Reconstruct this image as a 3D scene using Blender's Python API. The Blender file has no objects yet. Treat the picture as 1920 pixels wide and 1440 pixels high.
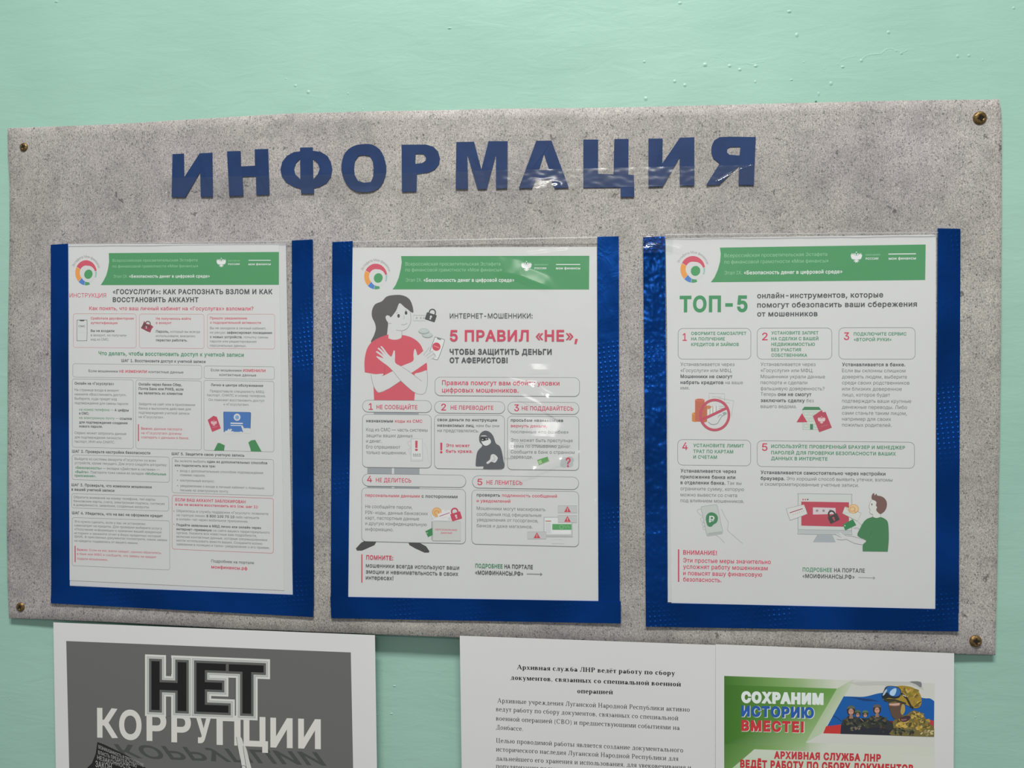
import bpy, math, random
import numpy as np
from mathutils import Matrix, Vector
from mathutils.geometry import tessellate_polygon, delaunay_2d_cdt
from mathutils.noise import noise as pnoise

SC = bpy.context.scene
COL = SC.collection
random.seed(7)

# ------------------------------------------------------------------ camera
FPX = 1440.0
CM = np.array([[0.99524088, -0.09735787, -0.00412649],
               [0.09738356, 0.99522527, 0.0065654],
               [0.0034676, -0.00693601, 0.99996993]])
CLOC = np.array([0.06376941, -0.65187255, 0.00454309])
cam_d = bpy.data.cameras.new('camera')
cam = bpy.data.objects.new('camera', cam_d)
COL.objects.link(cam)
cam_d.sensor_fit = 'HORIZONTAL'
cam_d.sensor_width = 36.0
cam_d.lens = 36.0 * FPX / 1920.0
cam_d.clip_start = 0.01
mw = Matrix.Identity(4)
for i in range(3):
    mw[i][0] = CM[i, 0]; mw[i][1] = CM[i, 2]; mw[i][2] = -CM[i, 1]; mw[i][3] = CLOC[i]
cam.matrix_world = mw
SC.camera = cam

# ------------------------------------------------------------------ light
SC.view_settings.view_transform = 'Standard'
SC.view_settings.look = 'None'
SC.view_settings.gamma = 1.0
SC.view_settings.use_curve_mapping = False
SC.view_settings.exposure = 0.0
world = bpy.data.worlds.new('world'); SC.world = world; world.use_nodes = True
bg = world.node_tree.nodes['Background']
bg.inputs[0].default_value = (0.93, 0.97, 1.0, 1); bg.inputs[1].default_value = 0.20

def area(name, loc, target, sx, sy, power, col):
    l = bpy.data.lights.new(name, 'AREA'); l.shape = 'RECTANGLE'; l.size = sx; l.size_y = sy
    l.energy = power; l.color = col
    o = bpy.data.objects.new(name, l); COL.objects.link(o); o.location = loc
    o.rotation_euler = (Vector(target) - Vector(loc)).to_track_quat('-Z', 'Y').to_euler()
    return o
# two rows of ceiling fluorescent fixtures in the room in front of the wall
area('ceiling_lamp_near', (0.06, -0.98, 1.45), (0.06, -0.98, 0.0), 0.9, 0.26, 41.0, (1.0, 0.985, 0.955))
area('ceiling_lamp_far', (0.25, -3.6, 1.45), (0.25, -3.6, 0.0), 1.0, 0.14, 32.0, (1.0, 0.97, 0.92))

# ------------------------------------------------------------------ helpers
def lin(c):
    c = c / 255.0
    return c / 12.92 if c <= 0.04045 else ((c + 0.055) / 1.055) ** 2.4
KILL = 0.76      # how bright a perfect white looks on this wall
def alb(rgb, k=KILL):
    """surface colour of something seen as sRGB rgb under this light"""
    if tuple(rgb[:3]) == (206, 209, 204): return (0.785, 0.79, 0.775, 1.0)      # bare paper
    return tuple(min(0.95, lin(c) / k) for c in rgb) + (1.0,)

class Plane:
    """y = -(a + b*X + c*Z)"""
    def __init__(s, a, b=0.0, c=0.0): s.a, s.b, s.c = a, b, c
    def off(s, X, Z): return s.a + s.b * X + s.c * Z
    def lift(s, e): return Plane(s.a + e, s.b, s.c)
    def hit(s, px, py, e=0.0):
        d = CM @ np.array([(px - 960) / FPX, 1.0, (720 - py) / FPX])
        # C.y + t d.y = -(a+e + b(Cx+t dx) + c(Cz+t dz))
        num = -(s.a + e + s.b * CLOC[0] + s.c * CLOC[2]) - CLOC[1]
        t = num / (d[1] + s.b * d[0] + s.c * d[2])
        return CLOC + t * d

BX0, BX1 = -0.4588, 0.3898
BXC, BHW = (BX0 + BX1) / 2, (BX1 - BX0) / 2
def board_off(X, Z=0):
    u = max(-1.0, min(1.0, (X - BXC) / BHW))
    return 0.0045 + 0.0088 * (1 - u * u)
def board_hit(px, py, e=0.0):
    p = Plane(0.01).hit(px, py)
    for _ in range(6):
        p = Plane(board_off(p[0]) + e).hit(px, py)
    return p
def tangent_plane(Xc, e):
    sl = -0.0088 * 2 * (Xc - BXC) / BHW ** 2
    return Plane(board_off(Xc) + e - sl * Xc, sl)

def tag(o, label=None, cat=None, group=None, kind=None):
    if label: o['label'] = label
    if cat: o['category'] = cat
    if group: o['group'] = group
    if kind: o['kind'] = kind
    return o
def empty(name, loc, label, cat, group=None):
    o = bpy.data.objects.new(name, None); COL.objects.link(o); o.location = loc
    o.empty_display_size = 0.02
    return tag(o, label, cat, group)
def mesh_obj(name, verts, faces, mat, parent=None, smooth=False, colors=None):
    me = bpy.data.meshes.new(name)
    v = np.asarray(verts, dtype=float)
    if parent is not None:
        v = v - np.array(tot_loc(parent))
    else:
        base = v.mean(axis=0)
        v = v - base
    me.from_pydata(v.tolist(), [], faces)
    if colors is not None:
        at = me.color_attributes.new('Col', 'FLOAT_COLOR', 'POINT')
        at.data.foreach_set('color', np.asarray(colors, dtype=np.float32).ravel())
    me.update()
    if smooth:
        me.shade_smooth()
    for m in (mat if isinstance(mat, (list, tuple)) else [mat]):
        me.materials.append(m)
    o = bpy.data.objects.new(name, me); COL.objects.link(o)
    if parent is not None: o.parent = parent
    else: o.location = base
    return o
def tot_loc(o):
    l = Vector(o.location)
    while o.parent is not None:
        o = o.parent; l = l + Vector(o.location)
    return l
def orient(v, f, toward=-1):
    """flip faces so that normals look toward -y"""
    out = []
    for t in f:
        a, b, c = (np.array(v[t[0]]), np.array(v[t[1]]), np.array(v[t[2]]))
        n = np.cross(b - a, c - a)
        out.append(tuple(t) if n[1] * toward > 0 else tuple(reversed(t)))
    return out

# ------------------------------------------------------------------ materials
def mat_new(name):
    m = bpy.data.materials.new(name); m.use_nodes = True
    nt = m.node_tree; b = nt.nodes['Principled BSDF']
    return m, nt, b
def N(nt, t, **kw):
    n = nt.nodes.new(t)
    for k, v in kw.items():
        if k.startswith('i_'):
            key = k[2:]
            n.inputs[int(key) if key.isdigit() else key.replace('_', ' ')].default_value = v
        else: setattr(n, k, v)
    return n
def ramp(nt, stops):
    r = nt.nodes.new('ShaderNodeValToRGB'); e = r.color_ramp.elements
    while len(e) < len(stops): e.new(0.5)
    for q, (p, c) in zip(e, stops): q.position = p; q.color = c
    return r
def L(nt, a, b): nt.links.new(a, b)
def mixc(nt, fac, a, b, mode='MIX'):
    m = nt.nodes.new('ShaderNodeMix'); m.data_type = 'RGBA'; m.blend_type = mode
    for sock, val in ((m.inputs[0], fac), (m.inputs[6], a), (m.inputs[7], b)):
        if hasattr(val, 'is_linked') or hasattr(val, 'links'): nt.links.new(val, sock)
        else: sock.default_value = val
    return m.outputs[2]

def wall_material():
    m, nt, b = mat_new('mint_oil_paint')
    geo = N(nt, 'ShaderNodeNewGeometry')
    big = N(nt, 'ShaderNodeTexNoise', i_Scale=5.0, i_Detail=3.0)
    L(nt, geo.outputs['Position'], big.inputs['Vector'])
    r = ramp(nt, [(0.35, alb((140, 178, 163), 0.76)), (0.65, alb((147, 183, 169), 0.76))])
    L(nt, big.outputs[0], r.inputs[0])
    # tiny dark chips in the paint
    v = N(nt, 'ShaderNodeTexVoronoi', i_Scale=28.0); L(nt, geo.outputs['Position'], v.inputs['Vector'])
    chip = ramp(nt, [(0.0, (1, 1, 1, 1)), (0.028, (1, 1, 1, 1)), (0.036, (0, 0, 0, 1))])
    L(nt, v.outputs['Distance'], chip.inputs[0])
    sel = N(nt, 'ShaderNodeSeparateColor'); L(nt, v.outputs['Color'], sel.inputs[0])
    gt = N(nt, 'ShaderNodeMath', operation='GREATER_THAN'); L(nt, sel.outputs[0], gt.inputs[0]); gt.inputs[1].default_value = 0.86
    mu = N(nt, 'ShaderNodeMath', operation='MULTIPLY'); L(nt, gt.outputs[0], mu.inputs[0]); L(nt, chip.outputs[0], mu.inputs[1])
    c = mixc(nt, mu.outputs[0], r.outputs[0], alb((70, 110, 98)))
    L(nt, c, b.inputs['Base Color'])
    b.inputs['Roughness'].default_value = 0.42
    b.inputs['Specular IOR Level'].default_value = 0.35
    mp = N(nt, 'ShaderNodeMapping'); mp.inputs['Scale'].default_value = (1, 1, 3.2)
    L(nt, geo.outputs['Position'], mp.inputs[0])
    n1 = N(nt, 'ShaderNodeTexNoise', i_Scale=26.0, i_Detail=5.0, i_Roughness=0.55, i_Distortion=0.6)
    L(nt, mp.outputs[0], n1.inputs['Vector'])
    n2 = N(nt, 'ShaderNodeTexNoise', i_Scale=120.0, i_Detail=2.0)
    L(nt, mp.outputs[0], n2.inputs['Vector'])
    ad = N(nt, 'ShaderNodeMath', operation='MULTIPLY_ADD'); L(nt, n2.outputs[0], ad.inputs[0]); ad.inputs[1].default_value = 0.15; L(nt, n1.outputs[0], ad.inputs[2])
    bp = N(nt, 'ShaderNodeBump'); bp.inputs['Strength'].default_value = 0.22; bp.inputs['Distance'].default_value = 0.0016
    L(nt, ad.outputs[0], bp.inputs['Height']); L(nt, bp.outputs[0], b.inputs['Normal'])
    return m

def concrete_material():
    m, nt, b = mat_new('concrete_print_vinyl')
    geo = N(nt, 'ShaderNodeNewGeometry'); P = geo.outputs['Position']
    n1 = N(nt, 'ShaderNodeTexNoise', i_Scale=9.0, i_Detail=4.0, i_Roughness=0.6); L(nt, P, n1.inputs['Vector'])
    r1 = ramp(nt, [(0.30, alb((136, 133, 130), 0.70)), (0.5, alb((148, 145, 141), 0.70)), (0.72, alb((160, 157, 153), 0.70))])
    L(nt, n1.outputs[0], r1.inputs[0])
    # warm and cool drifts
    n0 = N(nt, 'ShaderNodeTexNoise', i_Scale=4.0, i_Detail=2.0); L(nt, P, n0.inputs['Vector'])
    r0 = ramp(nt, [(0.38, (1.0, 0.98, 1.02, 1)), (0.62, (1.0, 1.0, 0.965, 1))]); L(nt, n0.outputs[0], r0.inputs[0])
    c = mixc(nt, 1.0, r1.outputs[0], r0.outputs[0], 'MULTIPLY')
    # scratchy slanted grain
    mp = N(nt, 'ShaderNodeMapping'); mp.inputs['Scale'].default_value = (2.1, 1, 1); mp.inputs['Rotation'].default_value = (0, 0.45, 0)
    L(nt, P, mp.inputs[0])
    n2 = N(nt, 'ShaderNodeTexNoise', i_Scale=560.0, i_Detail=4.0, i_Roughness=0.75, i_Distortion=0.9); L(nt, mp.outputs[0], n2.inputs['Vector'])
    r2 = ramp(nt, [(0.33, (0.42, 0.42, 0.43, 1)), (0.47, (0.95, 0.95, 0.95, 1)), (0.66, (1.30, 1.28, 1.26, 1))]); L(nt, n2.outputs[0], r2.inputs[0])
    c = mixc(nt, 0.85, c, r2.outputs[0], 'MULTIPLY')
    nf = N(nt, 'ShaderNodeTexNoise', i_Scale=1150.0, i_Detail=2.0, i_Roughness=0.6); L(nt, P, nf.inputs['Vector'])
    rf = ramp(nt, [(0.34, (0.66, 0.66, 0.67, 1)), (0.5, (1, 1, 1, 1)), (0.66, (1.28, 1.27, 1.26, 1))]); L(nt, nf.outputs[0], rf.inputs[0])
    c = mixc(nt, 0.9, c, rf.outputs[0], 'MULTIPLY')
    # coarser worn blotches
    n3 = N(nt, 'ShaderNodeTexNoise', i_Scale=55.0, i_Detail=4.0, i_Roughness=0.65, i_Distortion=0.4); L(nt, P, n3.inputs['Vector'])
    r3 = ramp(nt, [(0.30, (0.80, 0.80, 0.81, 1)), (0.5, (1, 1, 1, 1)), (0.72, (1.10, 1.10, 1.09, 1))]); L(nt, n3.outputs[0], r3.inputs[0])
    c = mixc(nt, 0.9, c, r3.outputs[0], 'MULTIPLY')
    # small dark pits, two sizes, sparse
    for sc, rad, thr, dist in ((85.0, 0.15, 0.73, 1.1), (210.0, 0.19, 0.66, 1.1), (34.0, 0.085, 0.74, 1.1), (430.0, 0.28, 0.52, 1.0)):
        nd = N(nt, 'ShaderNodeTexNoise', i_Scale=sc * 3, i_Detail=1.0); L(nt, P, nd.inputs['Vector'])
        vs = N(nt, 'ShaderNodeVectorMath', operation='MULTIPLY_ADD')
        L(nt, nd.outputs['Color'], vs.inputs[0]); vs.inputs[1].default_value = (dist / sc,) * 3; L(nt, P, vs.inputs[2])
        v = N(nt, 'ShaderNodeTexVoronoi', i_Scale=sc); L(nt, vs.outputs[0], v.inputs['Vector'])
        rr = ramp(nt, [(0.0, (1, 1, 1, 1)), (rad * 0.6, (1, 1, 1, 1)), (rad * 1.15, (0, 0, 0, 1))]); L(nt, v.outputs['Distance'], rr.inputs[0])
        se = N(nt, 'ShaderNodeSeparateColor'); L(nt, v.outputs['Color'], se.inputs[0])
        gt = N(nt, 'ShaderNodeMath', operation='GREATER_THAN'); L(nt, se.outputs[0], gt.inputs[0]); gt.inputs[1].default_value = thr
        mu = N(nt, 'ShaderNodeMath', operation='MULTIPLY'); L(nt, gt.outputs[0], mu.inputs[0]); L(nt, rr.outputs[0], mu.inputs[1])
        m2 = N(nt, 'ShaderNodeMath', operation='MULTIPLY'); L(nt, mu.outputs[0], m2.inputs[0]); m2.inputs[1].default_value = 0.75
        c = mixc(nt, m2.outputs[0], c, alb((78, 76, 76)))
    L(nt, c, b.inputs['Base Color'])
    b.inputs['Roughness'].default_value = 0.5
    b.inputs['Specular IOR Level'].default_value = 0.3
    bp = N(nt, 'ShaderNodeBump'); bp.inputs['Strength'].default_value = 0.25; bp.inputs['Distance'].default_value = 0.0006
    L(nt, n2.outputs[0], bp.inputs['Height']); L(nt, bp.outputs[0], b.inputs['Normal'])
    return m

def foil_material():
    m, nt, b = mat_new('blue_prismatic_foil')
    geo = N(nt, 'ShaderNodeNewGeometry'); P = geo.outputs['Position']
    n0 = N(nt, 'ShaderNodeTexNoise', i_Scale=14.0, i_Detail=2.0); L(nt, P, n0.inputs['Vector'])
    r0 = ramp(nt, [(0.35, (0.003, 0.062, 0.30, 1)), (0.65, (0.006, 0.092, 0.46, 1))]); L(nt, n0.outputs[0], r0.inputs[0])
    L(nt, r0.outputs[0], b.inputs['Base Color'])
    b.inputs['Metallic'].default_value = 0.85; b.inputs['Roughness'].default_value = 0.30
    mp = N(nt, 'ShaderNodeMapping'); mp.inputs['Rotation'].default_value = (0, 0.12, 0); L(nt, P, mp.inputs[0])
    flat = N(nt, 'ShaderNodeVectorMath', operation='MULTIPLY'); L(nt, mp.outputs[0], flat.inputs[0]); flat.inputs[1].default_value = (1, 0, 1)
    v = N(nt, 'ShaderNodeTexVoronoi', i_Scale=250.0, i_Randomness=0.10); L(nt, flat.outputs[0], v.inputs['Vector'])
    # the embossed dots fade in and out along the tape
    nm = N(nt, 'ShaderNodeTexNoise', i_Scale=16.0, i_Detail=1.0); L(nt, P, nm.inputs['Vector'])
    rm = ramp(nt, [(0.50, (0, 0, 0, 1)), (0.66, (0.8, 0.8, 0.8, 1))]); L(nt, nm.outputs[0], rm.inputs[0])
    b1 = N(nt, 'ShaderNodeBump'); b1.inputs['Distance'].default_value = 0.0006; b1.invert = True
    L(nt, rm.outputs[0], b1.inputs['Strength']); rd = ramp(nt, [(0.0, (0, 0, 0, 1)), (0.34, (1, 1, 1, 1))]); L(nt, v.outputs['Distance'], rd.inputs[0]); L(nt, rd.outputs[0], b1.inputs['Height'])
    n1 = N(nt, 'ShaderNodeTexNoise', i_Scale=60.0, i_Detail=3.0, i_Distortion=1.0); L(nt, P, n1.inputs['Vector'])
    b2 = N(nt, 'ShaderNodeBump'); b2.inputs['Distance'].default_value = 0.0010; b2.inputs['Strength'].default_value = 0.4
    L(nt, n1.outputs[0], b2.inputs['Height']); L(nt, b1.outputs[0], b2.inputs['Normal'])
    L(nt, b2.outputs[0], b.inputs['Normal'])
    return m

def film_material(name, gloss=0.075, milk=0.03, rough=0.22, bump=0.0004):
    m = bpy.data.materials.new(name); m.use_nodes = True; nt = m.node_tree; nt.nodes.clear()
    out = N(nt, 'ShaderNodeOutputMaterial')
    tr = N(nt, 'ShaderNodeBsdfTransparent'); tr.inputs[0].default_value = (0.985, 0.99, 0.99, 1)
    gl = N(nt, 'ShaderNodeBsdfGlossy'); gl.inputs['Roughness'].default_value = rough
    df = N(nt, 'ShaderNodeBsdfDiffuse'); df.inputs[0].default_value = (0.85, 0.86, 0.86, 1)
    geo0 = N(nt, 'ShaderNodeNewGeometry')
    dt = N(nt, 'ShaderNodeVectorMath', operation='DOT_PRODUCT'); L(nt, geo0.outputs['Normal'], dt.inputs[0]); L(nt, geo0.outputs['Incoming'], dt.inputs[1])
    ab = N(nt, 'ShaderNodeMath', operation='ABSOLUTE'); L(nt, dt.outputs['Value'], ab.inputs[0])
    iv = N(nt, 'ShaderNodeMath', operation='SUBTRACT'); iv.inputs[0].default_value = 1.0; L(nt, ab.outputs[0], iv.inputs[1])
    pw = N(nt, 'ShaderNodeMath', operation='POWER'); L(nt, iv.outputs[0], pw.inputs[0]); pw.inputs[1].default_value = 5.0
    ma = N(nt, 'ShaderNodeMath', operation='MULTIPLY_ADD'); ma.inputs[1].default_value = 0.6; ma.inputs[2].default_value = gloss
    L(nt, pw.outputs[0], ma.inputs[0])
    geo = N(nt, 'ShaderNodeNewGeometry')
    n = N(nt, 'ShaderNodeTexNoise', i_Scale=22.0, i_Detail=3.0, i_Distortion=0.7); L(nt, geo.outputs['Position'], n.inputs['Vector'])
    bp = N(nt, 'ShaderNodeBump'); bp.inputs['Strength'].default_value = 1.0; bp.inputs['Distance'].default_value = bump
    L(nt, n.outputs[0], bp.inputs['Height']); L(nt, bp.outputs[0], gl.inputs['Normal'])
    m1 = N(nt, 'ShaderNodeMixShader'); m1.inputs[0].default_value = milk
    L(nt, tr.outputs[0], m1.inputs[1]); L(nt, df.outputs[0], m1.inputs[2])
    m2 = N(nt, 'ShaderNodeMixShader'); L(nt, ma.outputs[0], m2.inputs[0]); L(nt, m1.outputs[0], m2.inputs[1]); L(nt, gl.outputs[0], m2.inputs[2])
    L(nt, m2.outputs[0], out.inputs[0])
    return m

def paper_material(name, rgb):
    m, nt, b = mat_new(name)
    geo = N(nt, 'ShaderNodeNewGeometry')
    n = N(nt, 'ShaderNodeTexNoise', i_Scale=7.0, i_Detail=2.0); L(nt, geo.outputs['Position'], n.inputs['Vector'])
    r = ramp(nt, [(0.35, tuple(c * 0.975 for c in rgb) + (1,)), (0.65, tuple(rgb) + (1,))])
    L(nt, n.outputs[0], r.inputs[0]); L(nt, r.outputs[0], b.inputs['Base Color'])
    b.inputs['Roughness'].default_value = 0.75; b.inputs['Specular IOR Level'].default_value = 0.25
    bp = N(nt, 'ShaderNodeBump'); bp.inputs['Strength'].default_value = 0.4; bp.inputs['Distance'].default_value = 0.0012
    L(nt, n.outputs[0], bp.inputs['Height']); L(nt, bp.outputs[0], b.inputs['Normal'])
    return m
def print_material():
    m, nt, b = mat_new('printed_ink')
    a = N(nt, 'ShaderNodeAttribute', attribute_name='Col')
    L(nt, a.outputs['Color'], b.inputs['Base Color'])
    b.inputs['Roughness'].default_value = 0.6; b.inputs['Specular IOR Level'].default_value = 0.3
    return m
def plain(name, rgb, rough=0.5, metal=0.0, spec=0.5, bump=0.0, nscale=200.0, rgb2=None):
    m, nt, b = mat_new(name)
    geo = N(nt, 'ShaderNodeNewGeometry')
    n = N(nt, 'ShaderNodeTexNoise', i_Scale=nscale, i_Detail=3.0); L(nt, geo.outputs['Position'], n.inputs['Vector'])
    r = ramp(nt, [(0.35, tuple(rgb) + (1,)), (0.65, tuple(rgb2 or rgb) + (1,))]); L(nt, n.outputs[0], r.inputs[0])
    L(nt, r.outputs[0], b.inputs['Base Color'])
    b.inputs['Roughness'].default_value = rough; b.inputs['Metallic'].default_value = metal
    b.inputs['Specular IOR Level'].default_value = spec
    if bump:
        bp = N(nt, 'ShaderNodeBump'); bp.inputs['Distance'].default_value = bump; L(nt, n.outputs[0], bp.inputs['Height'])
        L(nt, bp.outputs[0], b.inputs['Normal'])
    return m

M_WALL = wall_material(); M_CONC = concrete_material(); M_FOIL = foil_material()
M_SLEEVE = film_material('clear_pocket_film'); M_TAPE = film_material('clear_adhesive_tape', 0.065, 0.006, 0.13, 0.0003)
M_RIM = film_material('pocket_rim_film', 0.10, 0.25, 0.30, 0.0)
M_PAPER = paper_material('white_office_paper', (0.80, 0.805, 0.79)); M_PRINT = print_material()
M_PAPER2 = paper_material('grey_white_backing_paper', (0.76, 0.77, 0.77))
M_EDGE = plain('board_core', (0.42, 0.41, 0.38), 0.8)
M_LETTER = plain('dark_blue_paper', (0.011, 0.036, 0.120), 0.6, 0, 0.3, 0.0002, 60.0, (0.015, 0.044, 0.142))
M_RUST = plain('rusty_brass_screw', (0.16, 0.095, 0.035), 0.45, 0.75, 0.5, 0.0004, 700.0, (0.32, 0.22, 0.09))
M_DARK = plain('screw_recess_dark', (0.012, 0.010, 0.007), 0.9)

# ------------------------------------------------------------------ lettering
FONT = None
try:
    FONT = bpy.data.fonts.load(bpy.utils.system_resource('DATAFILES', path='fonts') + '/Inter.woff2')
except Exception:
    FONT = None
_gc = {}
_wk = bpy.data.curves.new('glyph_probe', 'FONT'); _wo = bpy.data.objects.new('glyph_probe', _wk); COL.objects.link(_wo)
if FONT: _wk.font = FONT
_wk.resolution_u = 3
_wk.fill_mode = 'NONE'
def _contours(s):
    """outlines of a string as closed loops of 2-D points"""
    _wk.body = s
    ev = _wo.evaluated_get(bpy.context.evaluated_depsgraph_get()); me = ev.to_mesh()
    P = [(v.co.x, v.co.y) for v in me.vertices]; nx = {}
    for e in me.edges: nx.setdefault(e.vertices[0], []).append(e.vertices[1]); nx.setdefault(e.vertices[1], []).append(e.vertices[0])
    ev.to_mesh_clear()
    seen = set(); loops = []
    for st in range(len(P)):
        if st in seen or st not in nx: continue
        lp = [st]; seen.add(st)
        # vertices are stored in drawing order, so step to the next index first
        cur = st
        while True:
            c = [k for k in nx[cur] if k not in seen]
            if not c: break
            cur = min(c) if cur + 1 not in c else cur + 1
            seen.add(cur); lp.append(cur)
        q = []
        for k in lp:
            if not q or math.hypot(P[k][0] - q[-1][0], P[k][1] - q[-1][1]) > 1e-4: q.append(P[k])
        if len(q) > 2 and math.hypot(q[0][0] - q[-1][0], q[0][1] - q[-1][1]) < 1e-4: q.pop()
        if len(q) > 2: loops.append(q)
    return loops
def _area(q): return sum(q[i - 1][0] * q[i][1] - q[i][0] * q[i - 1][1] for i in range(len(q))) / 2
def _embolden(q, d, sg):
    out = []; n = len(q)
    for i in range(n):
        a, b, c = q[i - 1], q[i], q[(i + 1) % n]
        u = (b[0] - a[0], b[1] - a[1]); v = (c[0] - b[0], c[1] - b[1])
        lu, lv = math.hypot(*u) or 1e-9, math.hypot(*v) or 1e-9
        n1 = (u[1] / lu, -u[0] / lu); n2 = (v[1] / lv, -v[0] / lv)
        m = (n1[0] + n2[0], n1[1] + n2[1]); k = m[0] * n1[0] + m[1] * n1[1]
        k = d * sg / max(k, 0.55)
        out.append((b[0] + m[0] * k, b[1] + m[1] * k))
    return out
def _tess(s, off):
    loops = _contours(s)
    if not loops: return np.zeros((0, 2)), np.zeros((0, 3), int)
    big = max(loops, key=lambda q: abs(_area(q))); sg = 1 if _area(big) > 0 else -1
    if off: loops = [_embolden(q, off, sg) for q in loops]
    vs = []; es = []
    for q in loops:
        b = len(vs); vs += [Vector(p) for p in q]; es += [(b + i, b + (i + 1) % len(q)) for i in range(len(q))]
    r = delaunay_2d_cdt(vs, es, [], 0, 1e-6)
    V, F = [tuple(p) for p in r[0]], r[2]
    keep = []
    for f in F:
        cx = sum(V[i][0] for i in f) / len(f); cy = sum(V[i][1] for i in f) / len(f); w = 0
        for q in loops:
            for i in range(len(q)):
                (x0, y0), (x1, y1) = q[i - 1], q[i]
                if (y0 <= cy) != (y1 <= cy):
                    if (x1 - x0) * (cy - y0) / (y1 - y0) + x0 > cx: w += 1 if y1 > y0 else -1
        if w:
            a, b, c = (V[i] for i in f)
            keep.append(tuple(f) if (b[0] - a[0]) * (c[1] - a[1]) - (b[1] - a[1]) * (c[0] - a[0]) > 0 else tuple(f)[::-1])
    return np.array(V), np.array(keep, dtype=int).reshape(-1, 3)
def glyph(ch, off):
    k = (ch, off)
    if k not in _gc:
        if ('II', off) not in _gc:
            _gc[('II', off)] = max(p[0] for q in _contours('II') for p in q) - min(p[0] for q in _contours('II') for p in q)
            v, _ = _tess('H', off); _gc[('cap', off)] = v[:, 1].max()
        x3 = [p[0] for q in _contours('I' + ch + 'I') for p in q]
        adv = (max(x3) - min(x3)) - _gc[('II', off)] + 2 * max(0, off) * 0.8
        if ch == ' ': _gc[k] = (np.zeros((0, 2)), np.zeros((0, 3), int), adv)
        else:
            v, t = _tess(ch, off); _gc[k] = (v, t, adv)
    return _gc[k]

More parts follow.
